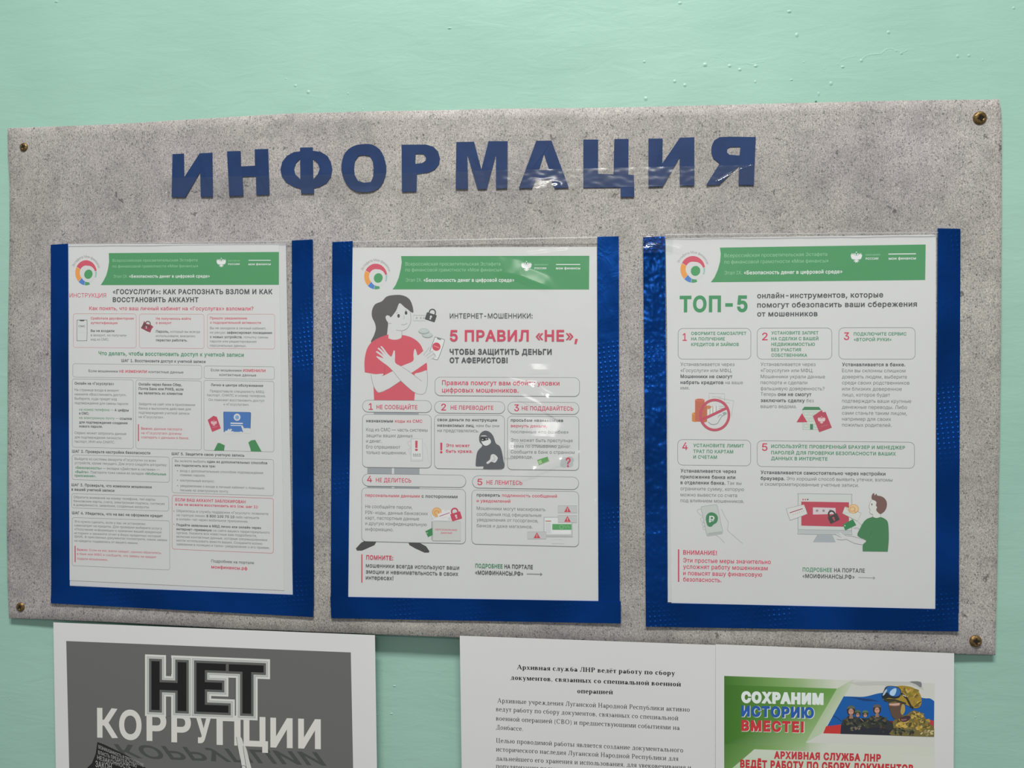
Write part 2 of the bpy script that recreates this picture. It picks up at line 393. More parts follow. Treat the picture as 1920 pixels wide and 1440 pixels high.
# a small hand-made serif alphabet (stems, hairlines, bowls) for the typed notice
def serif_glyph(ch, bold):
    T = 0.150 if bold else 0.096; t = 0.050 if bold else 0.042; X = 0.46; C = 0.66
    P = []
    def box(x0, y0, x1, y1): P.append([(x0, y0), (x1, y0), (x1, y1), (x0, y1)])
    def st(x, y0=0.0, y1=X, s=3, w=T):
        box(x - w / 2, y0, x + w / 2, y1)
        if s & 1: box(x - w / 2 - .045, y0, x + w / 2 + .045, y0 + .028)
        if s & 2: box(x - w / 2 - .045, y1 - .028, x + w / 2 + .045, y1)
    def h(x0, x1, y, w=t): box(x0, y - w / 2, x1, y + w / 2)
    def dg(x0, y0, x1, y1, w):
        a = w / 2; P.append([(x0 - a, y0), (x0 + a, y0), (x1 + a, y1), (x1 - a, y1)])
    def ring(cx, cy, rx, ry, a0=0, a1=360, w=T):
        n = 14; q = []
        for i in range(n + 1):
            a = math.radians(a0 + (a1 - a0) * i / n); q.append((math.cos(a), math.sin(a)))
        for (c0, s0), (c1, s1) in zip(q, q[1:]):
            P.append([(cx + rx * c0, cy + ry * s0), (cx + rx * c1, cy + ry * s1),
                      (cx + (rx - w) * c1, cy + (ry - t) * s1), (cx + (rx - w) * c0, cy + (ry - t) * s0)])
    def o(cx, r=.21): ring(cx, X / 2, r, .24)
    sp = 0.0
    if ch == ' ': return P, .25
    lo = ch
    if lo == 'а': ring(.20, .13, .16, .14); ring(.22, .30, .15, .16, 0, 170, T * .8); st(.34, .03, .32, 0); h(.34, .44, .02, .04); return P, .45
    if lo == 'б': ring(.25, .20, .21, .215); ring(.30, .34, .26, .27, 100, 185, T * .7); dg(.27, .61, .42, .66, .08); return P, .50
    if lo == 'в': st(.12); ring(.20, .35, .19, .11, -95, 95, T * .8); ring(.21, .12, .22, .125, -95, 95, T * .8); h(.12, .22, .24); h(.12, .22, .445); h(.12, .22, .015); return P, .47
    if lo == 'г': st(.12); h(.12, .38, .445); box(.355, .33, .385, .46); return P, .41
    if lo == 'д': dg(.13, .03, .20, .45, t); st(.36, 0, X, 2); h(.02, .49, .015, .035); h(.17, .36, .445); box(.02, -.11, .05, .02); box(.46, -.11, .49, .02); return P, .51
    if lo in 'её':
        ring(.23, .23, .20, .24, 0, 315); h(.08, .42, .25)
        if lo == 'ё': ring(.15, .60, .045, .045, w=.045); ring(.31, .60, .045, .045, w=.045)
        return P, .45
    if lo == 'ж': st(.36); dg(.10, 0, .30, .24, T * .8); dg(.62, 0, .42, .24, T * .8); dg(.14, .46, .30, .24, t * 1.3); dg(.58, .46, .42, .24, t * 1.3); h(.03, .18, .014, .028); h(.54, .69, .014, .028); return P, .72
    if lo == 'з': ring(.18, .345, .17, .125, -90, 150, T * .8); ring(.18, .125, .19, .135, -150, 90, T * .8); h(.12, .22, .235); return P, .41
    if lo in 'ий':
        st(.13); st(.42); dg(.16, .06, .39, .40, t * 1.3)
        if lo == 'й': ring(.275, .64, .11, .10, 180, 360, .05)
        return P, .55
    if lo == 'к': st(.12); dg(.40, 0, .20, .26, T * .85); dg(.20, .20, .36, .44, t * 1.4); h(.33, .48, .014, .028); ring(.39, .42, .05, .045, w=.05); return P, .49
    if lo == 'л': dg(.14, .03, .21, .45, t * 1.3); ring(.08, .045, .055, .05, w=.055); st(.38); h(.17, .38, .445); return P, .50
    if lo == 'м': st(.10, 0, X, 3, t); st(.52); dg(.31, 0, .16, .46, T); dg(.31, 0, .47, .46, t); return P, .63
    if lo == 'н': st(.13); st(.42); h(.13, .42, .235); return P, .55
    if lo == 'о': o(.25); return P, .50
    if lo == 'п': st(.13); st(.42); h(.13, .42, .445); return P, .55
    if lo == 'р': st(.13, -.2, X, 1); ring(.26, .23, .21, .24, -125, 125); h(.06, .13, .445); return P, .50
    if lo == 'с': ring(.23, .23, .20, .24, 45, 315); ring(.36, .37, .045, .045, w=.045); return P, .44
    if lo == 'т': st(.22, 0, X, 1); h(.04, .40, .445); box(.03, .33, .06, .46); box(.38, .33, .41, .46); return P, .44
    if lo == 'у': dg(.27, 0, .12, .45, T * .85); dg(.20, -.17, .40, .45, t * 1.4); ring(.15, -.17, .05, .045, w=.05); h(.02, .21, .446, .028); h(.33, .47, .446, .028); return P, .48
    if lo == 'х': dg(.38, 0, .13, .46, T * .9); dg(.10, 0, .39, .46, t * 1.4); h(.02, .20, .014, .028); h(.30, .48, .014, .028); h(.04, .21, .446, .028); h(.31, .47, .446, .028); return P, .49
    if lo == 'ц': st(.13); st(.42); h(.13, .52, .015, .03); box(.49, -.12, .52, .03); return P, .56
    if lo == 'ч': st(.38); st(.12, .22, X, 2); ring(.25, .26, .17, .10, 180, 290, t); h(.18, .38, .19); return P, .52
    if lo in 'шщ':
        st(.12); st(.38); st(.64); h(.12, .64, .015, .03)
        if lo == 'щ': h(.6, .74, .015, .03); box(.71, -.12, .74, .03)
        return P, .77
    if lo == 'ы': st(.12); ring(.19, .125, .20, .135, -95, 95, T * .85); h(.12, .2, .245); h(.12, .2, .01); st(.53); return P, .66
    if lo == 'ь': st(.12); ring(.20, .125, .21, .135, -95, 95, T * .85); h(.12, .2, .245); h(.12, .2, .01); return P, .46
    if lo == 'ю': st(.12); h(.12, .32, .235); ring(.50, .23, .20, .24); return P, .74
    if lo == 'я': st(.36); ring(.24, .33, .19, .13, 85, 275, T * .85); h(.24, .36, .445); h(.24, .36, .215); dg(.09, 0, .24, .22, T * .7); h(.02, .15, .014, .028); return P, .48
    if lo == 'А': dg(.12, 0, .35, C, t); dg(.60, 0, .36, C, T); h(.2, .50, .22); h(.03, .22, .014, .028); h(.49, .70, .014, .028); return P, .72
    if lo == 'В': st(.16, 0, C); ring(.27, .50, .22, .17, -95, 95); ring(.28, .17, .26, .18, -95, 95); h(.1, .3, .345); h(.1, .28, .645); h(.1, .3, .015); return P, .62
    if lo == 'Д': dg(.20, .03, .30, C - .01, t); st(.50, 0, C, 2); h(.03, .66, .015, .035); h(.27, .5, C - .015); box(.03, -.14, .06, .02); box(.63, -.14, .66, .02); return P, .68
    if lo == 'Л': dg(.18, .03, .27, C - .01, t * 1.3); ring(.10, .05, .065, .055, w=.065); st(.52, 0, C); h(.23, .52, C - .015); return P, .66
    if lo == 'Н': st(.16, 0, C); st(.54, 0, C); h(.16, .54, .34); return P, .71
    if lo == 'О': ring(.35, .33, .31, .345); return P, .71
    if lo == 'Р': st(.16, 0, C); ring(.28, .48, .24, .185, -95, 95); h(.1, .3, .645); h(.16, .3, .31); return P, .56
    if lo == 'С': ring(.34, .33, .30, .345, 40, 320); box(.56, .46, .59, .64); return P, .66
    if lo == 'Ц': st(.16, 0, C); st(.52, 0, C); h(.16, .66, .015, .03); box(.63, -.15, .66, .03); return P, .71
    if lo == '(': ring(.35, .23, .28, .48, 125, 235, t * 1.6); return P, .32
    if lo == ')': ring(-.03, .23, .28, .48, -55, 55, t * 1.6); return P, .32
    if lo == '.': ring(.12, .045, .05, .045, w=.05); return P, .24
    if lo == ',': ring(.12, .045, .05, .045, w=.05); dg(.09, -.10, .15, .04, .035); return P, .24
    return P, .4

# ------------------------------------------------------------------ flat print
CR = (0.0, 0.0, 1.0)
def crop(x, y, s):
    global CR
    CR = (x, y, s)
def px(p): return (CR[0] + p[0] * CR[2], CR[1] + p[1] * CR[2])
def smooth(pts, n=4, closed=True):
    out = []; m = len(pts)
    rng = range(m) if closed else range(m - 1)
    for i in rng:
        if closed: p0, p1, p2, p3 = pts[i - 1], pts[i], pts[(i + 1) % m], pts[(i + 2) % m]
        else: p0, p1, p2, p3 = pts[max(i - 1, 0)], pts[i], pts[i + 1], pts[min(i + 2, m - 1)]
        for k in range(n):
            t = k / n
            out.append(tuple(0.5 * (2 * p1[j] + (p2[j] - p0[j]) * t + (2 * p0[j] - 5 * p1[j] + 4 * p2[j] - p3[j]) * t * t
                                    + (3 * p1[j] - p0[j] - 3 * p2[j] + p3[j]) * t ** 3) for j in (0, 1)))
    if not closed: out.append(tuple(pts[-1]))
    return out
def ell(cx, cy, rx, ry, a0=0, a1=360, n=32, rot=0):
    r = math.radians(rot); o = []
    for i in range(n + (0 if a1 - a0 == 360 else 1)):
        a = math.radians(a0 + (a1 - a0) * i / n); x, y = rx * math.cos(a), -ry * math.sin(a)
        o.append((cx + x * math.cos(r) - y * math.sin(r), cy + x * math.sin(r) + y * math.cos(r)))
    return o
def rotrect(cx, cy, w, h, deg):
    r = math.radians(deg); c, s = math.cos(r), math.sin(r)
    return [(cx + x * c - y * s, cy + x * s + y * c) for x, y in ((-w/2, -h/2), (w/2, -h/2), (w/2, h/2), (-w/2, h/2))]

DK = (72, 78, 80); TX = (104, 108, 108); RD = (196, 66, 92); RR = (196, 84, 104); GR = (62, 140, 92); GT = (70, 138, 100)
WT = (226, 232, 226); WS = (150, 196, 160); PAP = (206, 209, 204); BK = (62, 62, 62)
CODES = {'k': (TX, 0), 'K': (DK, .020), 'm': (DK, .006), 'r': (RR, .003), 'R': (RD, .020), 's': (RD, .012), 'g': (GT, .004), 'G': (GT, .020),
         'B': (GR, .032), 'w': (WS, -.004), 'W': (WT, .016), 'X': (RD, .024), 'D': (DK, .028), 'l': ((150, 152, 150), 0.0)}
class Art:
    STEP = 0.000002
    def __init__(s, name, plane, parent, slope, label=None):
        s.name, s.pl, s.par, s.slope, s.label = name, plane, parent, slope, label
        s.v, s.f, s.c, s.e = [], [], [], 0.00004
    clamp = None
    def hit(s, p, e=None):
        if s.clamp: p = s.clamp(p)
        q = px(p); return s.pl.hit(q[0], q[1], s.e if e is None else e)
    def sl(s, p):
        q = px(p); return float(np.interp(q[1], [a for a, _ in s.slope], [b for _, b in s.slope]))
    def add(s, verts, faces, color):
        b = len(s.v); verts = [tuple(v) for v in verts]
        faces = orient(verts, faces)
        s.v += verts; s.f += [tuple(i + b for i in t) for t in faces]
        s.c += [alb(color)] * len(verts) if not isinstance(color, list) else [alb(c) for c in color]
    def poly(s, pts, color, holes=()):
        loops = [[s.hit(p) for p in lp] for lp in [pts] + list(holes)]
        allv = [v for lp in loops for v in lp]
        tri = tessellate_polygon([[Vector((v[0], v[2], 0)) for v in lp] for lp in loops])
        s.add(allv, tri, color); s.e += s.STEP
    def polyc(s, pts, colors):
        vs = [s.hit(p) for p in pts]
        s.add(vs, tessellate_polygon([[Vector((v[0], v[2], 0)) for v in vs]]), list(colors)); s.e += s.STEP
    def line(s, pts, w, color, closed=False):
        """w in crop pixels"""
        q = [s.hit(p) for p in pts]; W = w * CR[2] * 0.000455 / 2
        n = len(q); L_, R_ = [], []
        for i in range(n):
            a = q[i - 1] if (closed or i > 0) else q[i]; b = q[(i + 1) % n] if (closed or i < n - 1) else q[i]
            d = np.array([b[0] - a[0], b[2] - a[2]]); d /= (np.linalg.norm(d) + 1e-12)
            nx, nz = -d[1] * W, d[0] * W
            for lst, sg in ((L_, 1), (R_, -1)):
                x, z = q[i][0] + sg * nx, q[i][2] + sg * nz
                lst.append((x, -(s.pl.off(x, z) + s.e), z))
        vs = L_ + R_; m = n if closed else n - 1
        fs = [(i, (i + 1) % n, n + (i + 1) % n, n + i) for i in range(m)]
        s.add(vs, fs, color); s.e += s.STEP
    def rrect(s, x0, y0, x1, y1, r, color=TX, w=2.4, fill=None):
        sl = s.sl(((x0 + x1) / 2, y0)); sb = s.sl(((x0 + x1) / 2, y1))
        dw = x1 - x0
        # x0,y0 top-left corner ; x1,y1 bottom-right corner
        def P(u, v):   # u,v in rect units
            fy = v / (y1 - sb * dw - y0); t = sl * u; b = sb * u
            return (x0 + u, y0 + v + t * (1 - fy) + b * fy)
        H = y1 - sb * dw - y0; r = min(r, H / 2 - .1, dw / 2 - .1); pts = []
        for cx, cy, a0 in ((dw - r, r, 90), (dw - r, H - r, 0), (r, H - r, -90), (r, r, -180)):
            for k in range(7):
                a = math.radians(a0 - 90 * k / 6); pts.append(P(cx + r * math.cos(a), cy - r * math.sin(a)))
        if fill: s.poly(pts, fill)
        s.line(pts, w, color, True)
    def text(s, x0, y0, x1, h, runs, slope=None):
        sl = s.sl(((x0 + x1) / 2, y0)) if slope is None else slope
        items = []; pen = 0.0
        for run in runs.split('|'):
            col, off = CODES[run[0]]
            for ch in run[1:]:
                v, t, adv = glyph(ch, off if ch not in '«»' else off * .3); items.append((v, t, pen, col)); pen += adv
        cap = _gc[('cap', CODES[runs[0]][1])]
        first = [i for i in items if len(i[0])][0]; last = [i for i in items if len(i[0])][-1]
        ua, ub = first[0][:, 0].min() + first[2], last[0][:, 0].max() + last[2]
        A = s.hit((x0, y0)); B = s.hit((x1, y0 + sl * (x1 - x0))); Hh = s.hit((x0, y0 - h))
        ex = np.array([B[0] - A[0], B[2] - A[2]]) / (ub - ua)
        up = (Hh[2] - A[2]) / cap
        for v, t, pen, col in items:
            if not len(v): continue
            u = v[:, 0] + pen - ua
            X = A[0] + u * ex[0]; Z = A[2] + u * ex[1] + v[:, 1] * up
            vs = [(x, -(s.pl.off(x, z) + s.e), z) for x, z in zip(X, Z)]
            b = len(s.v); s.v += vs; s.c += [alb(col)] * len(vs)
            s.f += [tuple(int(i) + b for i in q) for q in t]
    def serif(s, x0, y0, x1, y1, h, string, bold, col=(48, 50, 50)):
        """h = cap height in crop px; baseline from (x0,y0) to (x1,y1)"""
        items = []; pen = 0.0
        for ch in string:
            P, adv = serif_glyph(ch, bold); items.append((P, pen)); pen += adv
        A = s.hit((x0, y0)); B = s.hit((x1, y1)); Hh = s.hit((x0, y0 - h))
        ex = np.array([B[0] - A[0], B[2] - A[2]]) / pen; up = (Hh[2] - A[2]) / .66
        for P, pn in items:
            for j, q in enumerate(P):
                e = s.e + (j % 4) * 0.000004
                vs = []
                for (u, v) in q:
                    x = A[0] + (u + pn) * ex[0]; z = A[2] + (u + pn) * ex[1] + v * up
                    vs.append((x, -(s.pl.off(x, z) + e), z))
                s.add(vs, [(0, 1, 2, 3)], col)
    def arctext(s, cx, cy, rx, ry, a0, a1, h, string, code='l'):
        col, off = CODES[code]; gl = [glyph(c, off) for c in string]; tot = sum(g[2] for g in gl); pen = 0
        cap = _gc[('cap', off)]
        for v, t, adv in gl:
            am = math.radians(a0 + (a1 - a0) * (pen + adv / 2) / tot); pen += adv
            if not len(v): continue
            c, sn = math.cos(am), math.sin(am); k = h / cap; ps = []
            for x, y in v:
                x = (x - adv / 2) * k; y = y * k
                ps.append((cx + rx * c + x * sn + y * c, cy - ry * sn + x * c - y * sn))
            vs = [s.hit(p) for p in ps]; b = len(s.v); s.v += [tuple(q) for q in vs]; s.c += [alb(col)] * len(vs)
            s.f += [tuple(int(i) + b for i in q) for q in t]
    def mark(s, name, *lines):
        A = Art(name, s.pl, s.par, s.slope); A.e = s.e
        for l in lines: A.line(*l)
        A.build()
    def frame(s, *a):
        A = Art('text_frame', s.pl, s.par, s.slope); A.e = s.e; A.rrect(*a); A.build(); s.e = A.e
    def block(s, lines, name='text_block', gap=17, e=None):
        """lines of text, split into one part per block of neighbouring lines"""
        groups = []
        for t in lines:
            p = px((t[0], t[1]))
            for g in groups:
                q = g[-1][0]
                if -3 < p[1] - q[1] < gap and abs(p[0] - q[0]) < 14 and abs(t[3] - g[-1][1][3]) <= 4: g.append((p, t)); break
            else: groups.append([(p, t)])
        for g in groups:
            A = Art(name, s.pl, s.par, s.slope); A.e = e if e is not None else s.e
            for _, t in g: A.text(*t)
            A.build()
    def up(s): s.e += s.STEP * 2; return s
    def build(s):
        if not s.v: return None
        o = mesh_obj(s.name, s.v, s.f, M_PRINT, s.par, colors=s.c)
        if s.label: o['label'] = s.label
        return o

def patch(name, plane, quad, mat, parent=None, e=0.0, thick=0.0, nx=24, nz=30, fn=None, smooth_=True, bend=None):
    """a subdivided sheet over the pixel quad TL,TR,BR,BL; fn(u,v) = extra height in m; thick = closed body"""
    c = [np.array(p, float) for p in quad]; vs = []
    for j in range(nz + 1):
        v = j / nz
        for i in range(nx + 1):
            u = i / nx
            top = c[0] * (1 - u) + c[1] * u; bot = c[3] * (1 - u) + c[2] * u
            p = top * (1 - v) + bot * v
            ex = e + (fn(u, v) if fn else 0.0)
            q = plane.hit(p[0], p[1], e) if plane else board_hit(p[0], p[1], e)
            q = q + np.array([0, -(ex - e), 0])
            vs.append(q)
    W = nx + 1
    fs = [(j * W + i, (j + 1) * W + i, (j + 1) * W + i + 1, j * W + i + 1) for j in range(nz) for i in range(nx)]
    if thick:
        n = len(vs)
        vs = vs + [q + np.array([0, thick, 0]) for q in vs]
        fs += [tuple(reversed([k + n for k in f])) for f in fs]
        rim = [i for i in range(W)] + [j * W + nx for j in range(1, nz + 1)] + [nz * W + i for i in range(nx - 1, -1, -1)] + [j * W for j in range(nz - 1, 0, -1)]
        k0 = len(vs); m_ = len(rim); vs += [vs[a] for a in rim] + [vs[a + n] for a in rim]
        for k in range(m_): fs.append((k0 + k, k0 + (k + 1) % m_, k0 + m_ + (k + 1) % m_, k0 + m_ + k))
    return mesh_obj(name, vs, fs, mat, parent, smooth=smooth_ and not thick)

# ================================================================== THE WALL
WP = Plane(0.0)
def relief(X, Z):
    return 0.0011 * pnoise(Vector((X * 7, Z * 9, 0.3))) + 0.0006 * pnoise(Vector((X * 22, Z * 30, 4.0)))
wn, wm = 250, 180
wv = []; X0, X1, Z0, Z1 = -1.55, 1.40, -1.10, 0.95
for j in range(wm + 1):
    for i in range(wn + 1):
        x = X0 + (X1 - X0) * i / wn; z = Z1 + (Z0 - Z1) * j / wm
        wv.append((x, -relief(x, z), z))
W = wn + 1
wf = [(j * W + i, (j + 1) * W + i, (j + 1) * W + i + 1, j * W + i + 1) for j in range(wm) for i in range(wn)]
n0 = len(wv)
wv += [(X0, .09, Z1), (X1, .09, Z1), (X1, .09, Z0), (X0, .09, Z0)]
tl, tr, br, bl = 0, wn, wm * W + wn, wm * W
wf += [(n0 + 1, n0 + 2, n0 + 3, n0)]
wf += [tuple(list(range(0, W)) + [n0 + 1, n0])[::-1], tuple(list(range(bl, br + 1))[::-1] + [n0 + 3, n0 + 2])[::-1]]
wf += [tuple([j * W for j in range(wm, -1, -1)] + [n0, n0 + 3])[::-1], tuple([j * W + wn for j in range(wm + 1)] + [n0 + 2, n0 + 1])[::-1]]
wall = mesh_obj('wall_back', wv, wf, M_WALL, smooth=True); tag(wall, kind='structure')
wall['label'] = 'mint green oil-painted wall with brush marks and small paint drips'

# drips and ridges of dried paint standing out of the wall
def drips():
    vs, fs = [], []
    def dome(x, y, r, rz=None, h=0.20, n=12):
        c = WP.hit(x, y); R_ = r * 0.000455; rz_ = (rz or r) * 0.000455; b = len(vs)
        y0 = -relief(c[0], c[2]) + 0.0003
        vs.append((c[0], y0 - R_ * h - 0.0003, c[2]))
        for k, (q, d) in enumerate(((0.30, .88), (0.58, .52), (0.80, .16), (1.0, -.08))):
            for i in range(n):
                a = 2 * math.pi * i / n
                vs.append((c[0] + R_ * q * math.cos(a), y0 - R_ * h * d, c[2] + rz_ * q * math.sin(a)))
        for i in range(n):
            fs.append((b, b + 1 + i, b + 1 + (i + 1) % n))
            for k in range(3):
                a0 = b + 1 + k * n; fs.append((a0 + i, a0 + n + i, a0 + n + (i + 1) % n, a0 + (i + 1) % n))
    def ridge(pts, r):
        P = smooth(pts, 14, False)
        for p in P: dome(p[0] + random.uniform(-.5, .5), p[1] + random.uniform(-.5, .5), 1.9 * r * random.uniform(.85, 1.15), None, .15, 8)
    for x, y, r, q in ((554, 161, 4, 4), (578, 173, 4.5, 4.5), (536, 148, 3, 3), (652, 175, 3.5, 4), (391, 98, 2.6, 2.6), (528, 101, 2.4, 2.4),
                       (1494, 66, 4.5, 5.5), (1507, 117, 2.8, 3), (1558, 157, 4.5, 5), (1535, 176, 4, 6), (1666, 61, 4.5, 4.5), (1580, 126, 4.5, 3),
                       (1615, 114, 4, 4), (1690, 100, 4, 4), (1680, 96, 3, 4), (1796, 105, 4, 4.5), (1817, 104, 4, 4), (1712, 93, 2.5, 3), (1901, 15, 4, 4),
                       (1545, 129, 2.5, 3), (1417, 124, 5, 4), (1416, 154, 3.5, 4), (1484, 150, 4, 2.5), (1626, 158, 1.8, 2), (1843, 112, 3, 4),
                       (740, 1286, 4, 2.5), (734, 1338, 4.5, 2), (828, 1351, 2.4, 2), (706, 1340, 3, 3), (843, 53, 5, 2.5), (640, 206, 3, 3), (680, 205, 3, 3),
                       (1829, 1345, 3, 3), (1832, 1338, 2.5, 4), (285, 204, 2.2, 2.2), (1322, 122, 5, 4.5), (1368, 124, 4.5, 4), (1387, 131, 4.5, 4), (1265, 153, 4, 4), (1284, 160, 4, 4), (1211, 185, 4.5, 5), (1208, 116, 4, 3.5), (1275, 6, 5, 4), (1231, 164, 2, 2), (105, 3, 5, 3), (1480, 22, 5, 3.5), (20, 1310, 3, 2)):
        dome(x, y, r * 1.45, q * 1.45)
    ridge([(1325, 118), (1333, 107), (1350, 110), (1364, 118), (1378, 122), (1395, 120)], 1.8); ridge([(1216, 165), (1230, 135), (1244, 118), (1256, 112)], 1.2); ridge([(1288, 150), (1296, 120), (1306, 98)], 1.5)
    ridge([(1399, 119), (1412, 121), (1424, 117), (1432, 116)], 2.3)
    ridge([(1614, 113), (1625, 105), (1640, 102), (1652, 101), (1660, 94), (1672, 92), (1690, 98), (1700, 95)], 2.4)
    ridge([(1570, 122), (1580, 112), (1592, 108), (1604, 106)], 2.2)
    ridge([(1626, 78), (1636, 68), (1650, 62), (1664, 58)], 1.6)
    ridge([(1541, 104), (1548, 96), (1558, 92)], 1.8)
    ridge([(1862, 98), (1856, 125), (1853, 150), (1852, 172)], 1.9)
    ridge([(1670, 42), (1690, 38), (1706, 36)], 1.2)
    ridge([(554, 150), (566, 156), (576, 166)], 1.4); ridge([(620, 170), (632, 185), (640, 202)], 1.3); ridge([(694, 170), (710, 166), (724, 170)], 1.5)
    ridge([(1450, 138), (1462, 134), (1474, 130)], 1.1); ridge([(1540, 140), (1545, 132), (1550, 127)], 1.3)
    ridge([(830, 50), (845, 53), (860, 52)], 1.6); ridge([(100, 196), (110, 193), (122, 194)], 1.4)
    ridge([(1796, 1392), (1804, 1380), (1802, 1372)], 1.0)
    return vs, fs
dv, df = drips()
tag(mesh_obj('paint_drip', dv, df, M_WALL, wall, smooth=True), 'small raised drips and ridges of dried mint paint', kind='stuff')

# ================================================================== THE BOARD
TOP = [(13, 240), (90, 237), (180, 234), (250, 230), (330, 225), (400, 221), (480, 216), (550, 212), (640, 210), (700, 208), (830, 206), (960, 203),
       (1080, 202), (1200, 200), (1400, 195), (1600, 190), (1750, 187), (1850, 186), (1874, 185)]
BOT = [(16, 1160), (90, 1162), (220, 1168), (430, 1179), (703, 1190), (860, 1196), (1100, 1205), (1310, 1213), (1600, 1222), (1790, 1227), (1867, 1229)]
LFT = [(13, 240), (14, 300), (17, 340), (17, 430), (16, 500), (14, 640), (13, 800), (12, 1000), (13, 1090), (16, 1160)]
RGT = [(1874, 185), (1875, 193), (1878, 203), (1879, 230), (1879, 400), (1878, 600), (1875, 850), (1871, 1050), (1867, 1229)]
def along(pts, t, ax):
    a = [p[ax] for p in pts]; q = a[0] + (a[-1] - a[0]) * t
    return np.interp(q, a, [p[1 - ax] for p in pts]), q
def board_pt(u, v):
    yt, xt = along(TOP, u, 0); yb, xb = along(BOT, u, 0)
    xl, yl = along(LFT, v, 1); xr, yr = along(RGT, v, 1)
    # Coons patch of the four traced edges
    c = (13, 240), (1874, 185), (1867, 1229), (16, 1160)
    o = []
    for k, (T_, B_, L_, R_) in enumerate(((xt, xb, xl, xr), (yt, yb, yl, yr))):
        o.append((1 - v) * T_ + v * B_ + (1 - u) * L_ + u * R_
                 - ((1 - u) * (1 - v) * c[0][k] + u * (1 - v) * c[1][k] + u * v * c[2][k] + (1 - u) * v * c[3][k]))
    return o
bo = empty('information_board', board_hit(940, 700), 'long grey concrete-patterned notice board screwed to the mint wall', 'notice board')
US = [0, .0009] + [i / 150 for i in range(1, 150)] + [.9991, 1]; VS = [0, .0016] + [j / 50 for j in range(1, 50)] + [.9984, 1]
nu, nv = len(US) - 1, len(VS) - 1; vs = []
for j, v in enumerate(VS):
    for i, u in enumerate(US):
        p = board_pt(u, v); q = board_hit(p[0], p[1])
        if min(i, nu - i, j, nv - j) == 0: q = q + np.array([0, 0.0006, 0])      # rounded vinyl-wrapped edge
        q = q + np.array([0, -0.00025 * pnoise(Vector((q[0] * 18, q[2] * 18, 0))), 0])
        vs.append(q)
W = nu + 1; fs = [(j * W + i, (j + 1) * W + i, (j + 1) * W + i + 1, j * W + i + 1) for j in range(nv) for i in range(nu)]
rim = list(range(W)) + [j * W + nu for j in range(1, nv + 1)] + [nv * W + i for i in range(nu - 1, -1, -1)] + [j * W for j in range(nv - 1, 0, -1)]
m = len(rim); n0 = len(vs); vs += [vs[k] for k in rim]; vs += [vs[k] + np.array([0, 0.0026, 0]) for k in rim]
for k in range(m): fs.append((n0 + k, n0 + (k + 1) % m, n0 + m + (k + 1) % m, n0 + m + k))
mesh_obj('printed_vinyl_face', vs, fs, M_CONC, bo, smooth=True)
bv = []; bf = []
for j in range(2):
    for i in range(61):
        p = board_pt(0.0015 + 0.997 * i / 60, 0.003 + 0.994 * j); bv.append(board_hit(p[0], p[1]) + np.array([0, 0.0031, 0]))
for i in range(60): bf.append((i, i + 1, 61 + i + 1, 61 + i))
mesh_obj('backing_panel', bv, bf, M_EDGE, bo)

# screws
def screw(x, y, r, ang, label, tilt=(0, 0)):
    c = board_hit(x, y, 0.0); R_ = r * 0.000455
    e = empty('screw', c, label, 'screw', 'screws holding the notice board')
    e.rotation_euler = (tilt[0], 0, tilt[1])
    n = 20; vs = [(0, -R_ * .42, 0)]; fs = []; ca, sa = math.cos(ang), math.sin(ang)
    prof = ((0.34, -.42), (0.62, -.40), (0.86, -.27), (1.0, -.06), (1.0, .3))
    # dish the middle of the head so the cross recess is sunk
    prof = ((0.30, -.20), (0.40, -.40), (0.68, -.38), (0.90, -.24), (1.0, -.04), (0.98, .35))
    vs = [(0, -R_ * .18, 0)]
    for q, d in prof:
        for i in range(n):
            a = 2 * math.pi * i / n
            k = 1.0
            if q <= 0.40:   # cross-shaped rim of the recess
                k = 1.0 + 0.38 * max(0, math.cos(4 * (a - ang))) - 0.28 * max(0, -math.cos(4 * (a - ang)))
            vs.append((R_ * q * k * math.cos(a), R_ * d, R_ * q * k * math.sin(a)))
    for i in range(n): fs.append((0, 1 + (i + 1) % n, 1 + i))
    for k in range(len(prof) - 1):
        a0 = 1 + k * n
        for i in range(n): fs.append((a0 + i, a0 + (i + 1) % n, a0 + n + (i + 1) % n, a0 + n + i))
    me = bpy.data.meshes.new('head'); me.from_pydata(vs, [], [tuple(reversed(f)) for f in fs]); me.update(); me.shade_smooth(); me.materials.append(M_RUST)
    o = bpy.data.objects.new('head', me); COL.objects.link(o); o.parent = e
    vs = []; fs = []
    for k in range(2):
        a = ang + k * math.pi / 2; c_, s_ = math.cos(a), math.sin(a); w, l = R_ * .13, R_ * .48; b = len(vs)
        for yy in (-R_ * .405, -R_ * .15):
            for u, v in ((-l, -w), (l, -w), (l, w), (-l, w)): vs.append((u * c_ - v * s_, yy - k * 0.00002, u * s_ + v * c_))
        fs += [(b, b + 1, b + 2, b + 3), (b + 4, b + 7, b + 6, b + 5)] + [(b + i, b + 4 + i, b + 4 + (i + 1) % 4, b + (i + 1) % 4) for i in range(4)]
    me = bpy.data.meshes.new('cross_slot'); me.from_pydata(vs, [], fs); me.update(); me.materials.append(M_DARK)
    o = bpy.data.objects.new('cross_slot', me); COL.objects.link(o); o.parent = e
screw(45, 276, 8.6, .5, 'dull brass screw in the top left corner of the grey board')
screw(1837, 222, 12.0, .25, 'brownish screw in the top right corner of the board, larger and tilted', (0.18, 0.1))
screw(39, 1138, 9.2, .6, 'shiny yellowish screw in the bottom left corner of the board')
screw(1829, 1202, 10.6, .05, 'reddish rusty screw in the bottom right corner of the board')

